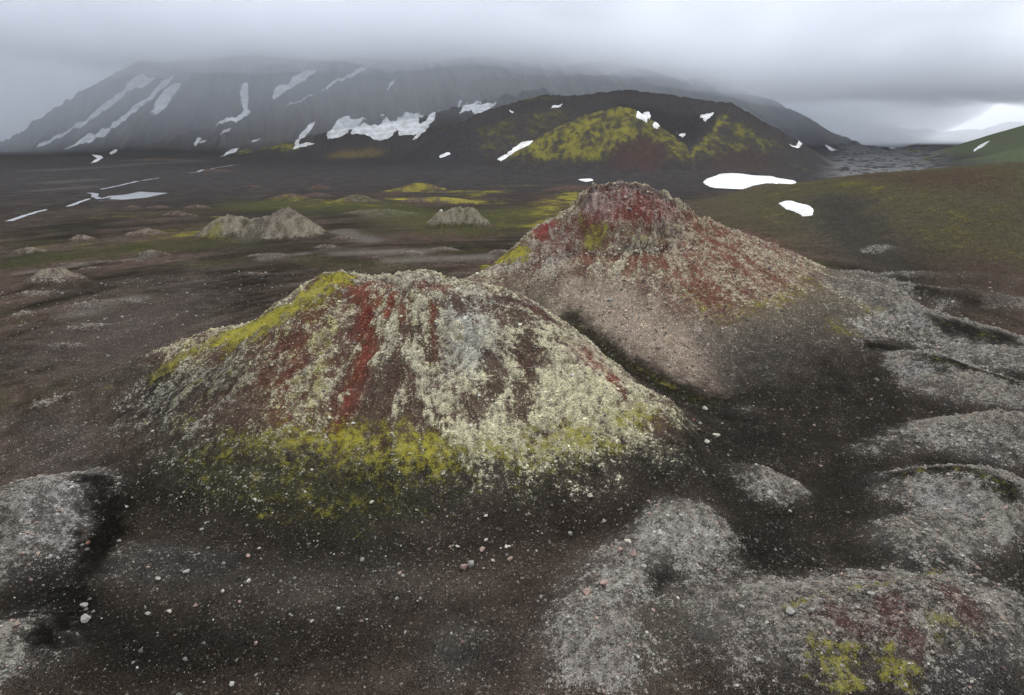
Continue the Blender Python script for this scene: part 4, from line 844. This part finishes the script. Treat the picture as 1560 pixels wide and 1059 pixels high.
# low cloud lying on the mountain: three closed banks one inside the other, each with a lumpy belly, so the edge is soft
gx = np.linspace(-9000, 9000, 230); gy = np.linspace(1400, 3700, 110); GX, GY = np.meshgrid(gx, gy)
azm = GX / GY
zb0 = np.interp(azm, [-.9, -.75, -.62, -.5, -.3, -.15, -.05, .05, .15, .25, .36, .42, .5, .65, .8], [345, 322, 292, 264, 254, 256, 254, 236, 204, 186, 180, 186, 192, 190, 176])
for q_, (lift, dens, sd_, lab) in enumerate([(0, CLOUD_D * .12, 161, 'ragged thin fringe under the low cloud on the mountain'), (11, CLOUD_D * .25, 166, 'thin veil of cloud above the ragged fringe'), (26, CLOUD_D * .6, 171, 'grey cloud bank hiding the mountain tops'), (48, CLOUD_D * 1.0, 181, 'thick bright heart of the low cloud over the mountain')]):
    nb_ = 60 * fbm(GX, GY, 900, 3, 191) + 52 * fbm(GX, GY, 480, 4, sd_) + 40 * fbm(GX, GY, 190, 4, sd_ + 2)
    zb = (zb0 - 20 - CAM_H) * np.maximum(GY, 2000) / 2250 + CAM_H + nb_ + lift + np.maximum(0, 2000 + lift * 2 - GY) * .5
    zt = zb - nb_ + CLOUD_T - 1.5 * lift + 30 * fbm(GX, GY, 700, 3, sd_ + 4); zt = np.maximum(zt, zb + 8)
    ng, mg = GX.shape; i2 = np.arange(ng * mg).reshape(ng, mg); o2 = ng * mg
    q4 = lambda a: np.stack([a[:-1, :-1].ravel(), a[:-1, 1:].ravel(), a[1:, 1:].ravel(), a[1:, :-1].ravel()], 1)
    ring = np.r_[i2[0, :-1], i2[:-1, -1], i2[-1, :0:-1], i2[:0:-1, 0]]; nx = np.roll(ring, -1)
    Vc = np.concatenate([np.stack([GX.ravel(), GY.ravel(), zb.ravel()], 1), np.stack([GX.ravel(), GY.ravel(), zt.ravel()], 1)])
    tag(mesh_obj('cloud', Vc, np.concatenate([q4(i2)[:, ::-1], q4(i2) + o2, np.stack([ring, nx, nx + o2, ring + o2], 1)]), vol_mat('low_cloud', dens, CLOUD_C, .3)), lab, 'cloud', None, 'stuff')
# mist bodies: soft-edged closed lenses of thin mist
mv, mf = ico(3)
for c, rad_, dens, lab in [((-3200, 3000, 150), (4800, 1500, 520), VEIL_D, 'blue mist lying against the left shoulder of the mountain'), ((-350, 3900, 300), (2600, 2600, 600), MIST_D, 'pale mist over the upper slopes and the far ranges'), ((3000, 4700, 60), (3200, 1500, 420), MIST_D * .8, 'brighter mist pooled in the far valley at right')]:
    tag(mesh_obj('mist', mv * np.array(rad_) + np.array(c), mf, vol_mat('valley_mist', dens, (.92, .955, 1.0), .3)), lab, 'mist', None, 'stuff')

# sky: Nishita daylight under a procedural overcast
w = bpy.data.worlds.new('World'); sc.world = w; w.use_nodes = True; nt = w.node_tree; B = NB(nt)
SUN_EL, SUN_AZ = R(56), R(35)       # azimuth from +Y, towards the right
sky = B.n('TexSky', sky_type='NISHITA', sun_disc=False); sky.sun_elevation = SUN_EL; sky.sun_rotation = SUN_AZ
tc = B.n('TexCoord').outputs['Generated']
sxyz = B.n('SeparateXYZ'); B.put(sxyz.inputs[0], tc)
flat = B.n('Mapping'); B.put(flat.inputs['Vector'], tc); flat.inputs['Scale'].default_value = (1, 1, 3.2)
nz = B.noise(flat.outputs[0], 2.2, 5, .5)
grad = B.ramp(sxyz.outputs[2], -.05, .8, *SKY_GRAD)
glow = B.ramp(sxyz.outputs[2], .0, .13, .40, 0.)      # bright rim of the sky low over the horizon, under the cloud
ov = B.math('MULTIPLY', B.math('ADD', grad, glow), B.ramp(nz, .3, .7, .86, 1.12))
cmb = B.n('CombineColor')
for i, f in enumerate(SKY_TINT): B.put(cmb.inputs[i], B.math('MULTIPLY', ov, f))
bg1 = nt.nodes['Background']; bg1.inputs[1].default_value = .08; B.put(bg1.inputs[0], sky.outputs[0])
bg2 = B.n('Background'); B.put(bg2.inputs[0], cmb.outputs[0]); bg2.inputs[1].default_value = 1.0
mx = B.n('MixShader'); mx.inputs[0].default_value = .88; nt.links.new(bg1.outputs[0], mx.inputs[1]); nt.links.new(bg2.outputs[0], mx.inputs[2])
nt.links.new(mx.outputs[0], nt.nodes['World Output'].inputs['Surface'])
sl = bpy.data.lights.new('sun', 'SUN'); sl.energy = SUN_E; sl.angle = R(22); sl.color = (1, .965, .91)
so = bpy.data.objects.new('sun', sl); COL.objects.link(so)
from mathutils import Vector
sd = Vector((math.sin(SUN_AZ) * math.cos(SUN_EL), math.cos(SUN_AZ) * math.cos(SUN_EL), math.sin(SUN_EL)))
so.rotation_euler = sd.to_track_quat('Z', 'Y').to_euler(); so.location = (0, 0, 400)

cd = bpy.data.cameras.new('camera'); cam = bpy.data.objects.new('camera', cd); COL.objects.link(cam)
cam.location = (0, 0, CAM_H); cam.rotation_euler = (R(72), 0, 0); cd.sensor_width = 36; cd.lens = 36 * FPX / 1560; cd.clip_end = 60000; cd.clip_start = .5
sc.camera = cam
vs = sc.view_settings; vs.view_transform = 'Standard'; vs.look = 'None'; vs.exposure = EXPO; vs.gamma = 1
cy = sc.cycles; cy.use_denoising = DENOISE; cy.max_bounces = 8; cy.diffuse_bounces = 3; cy.glossy_bounces = 2; cy.volume_bounces = VB; cy.transparent_max_bounces = 8
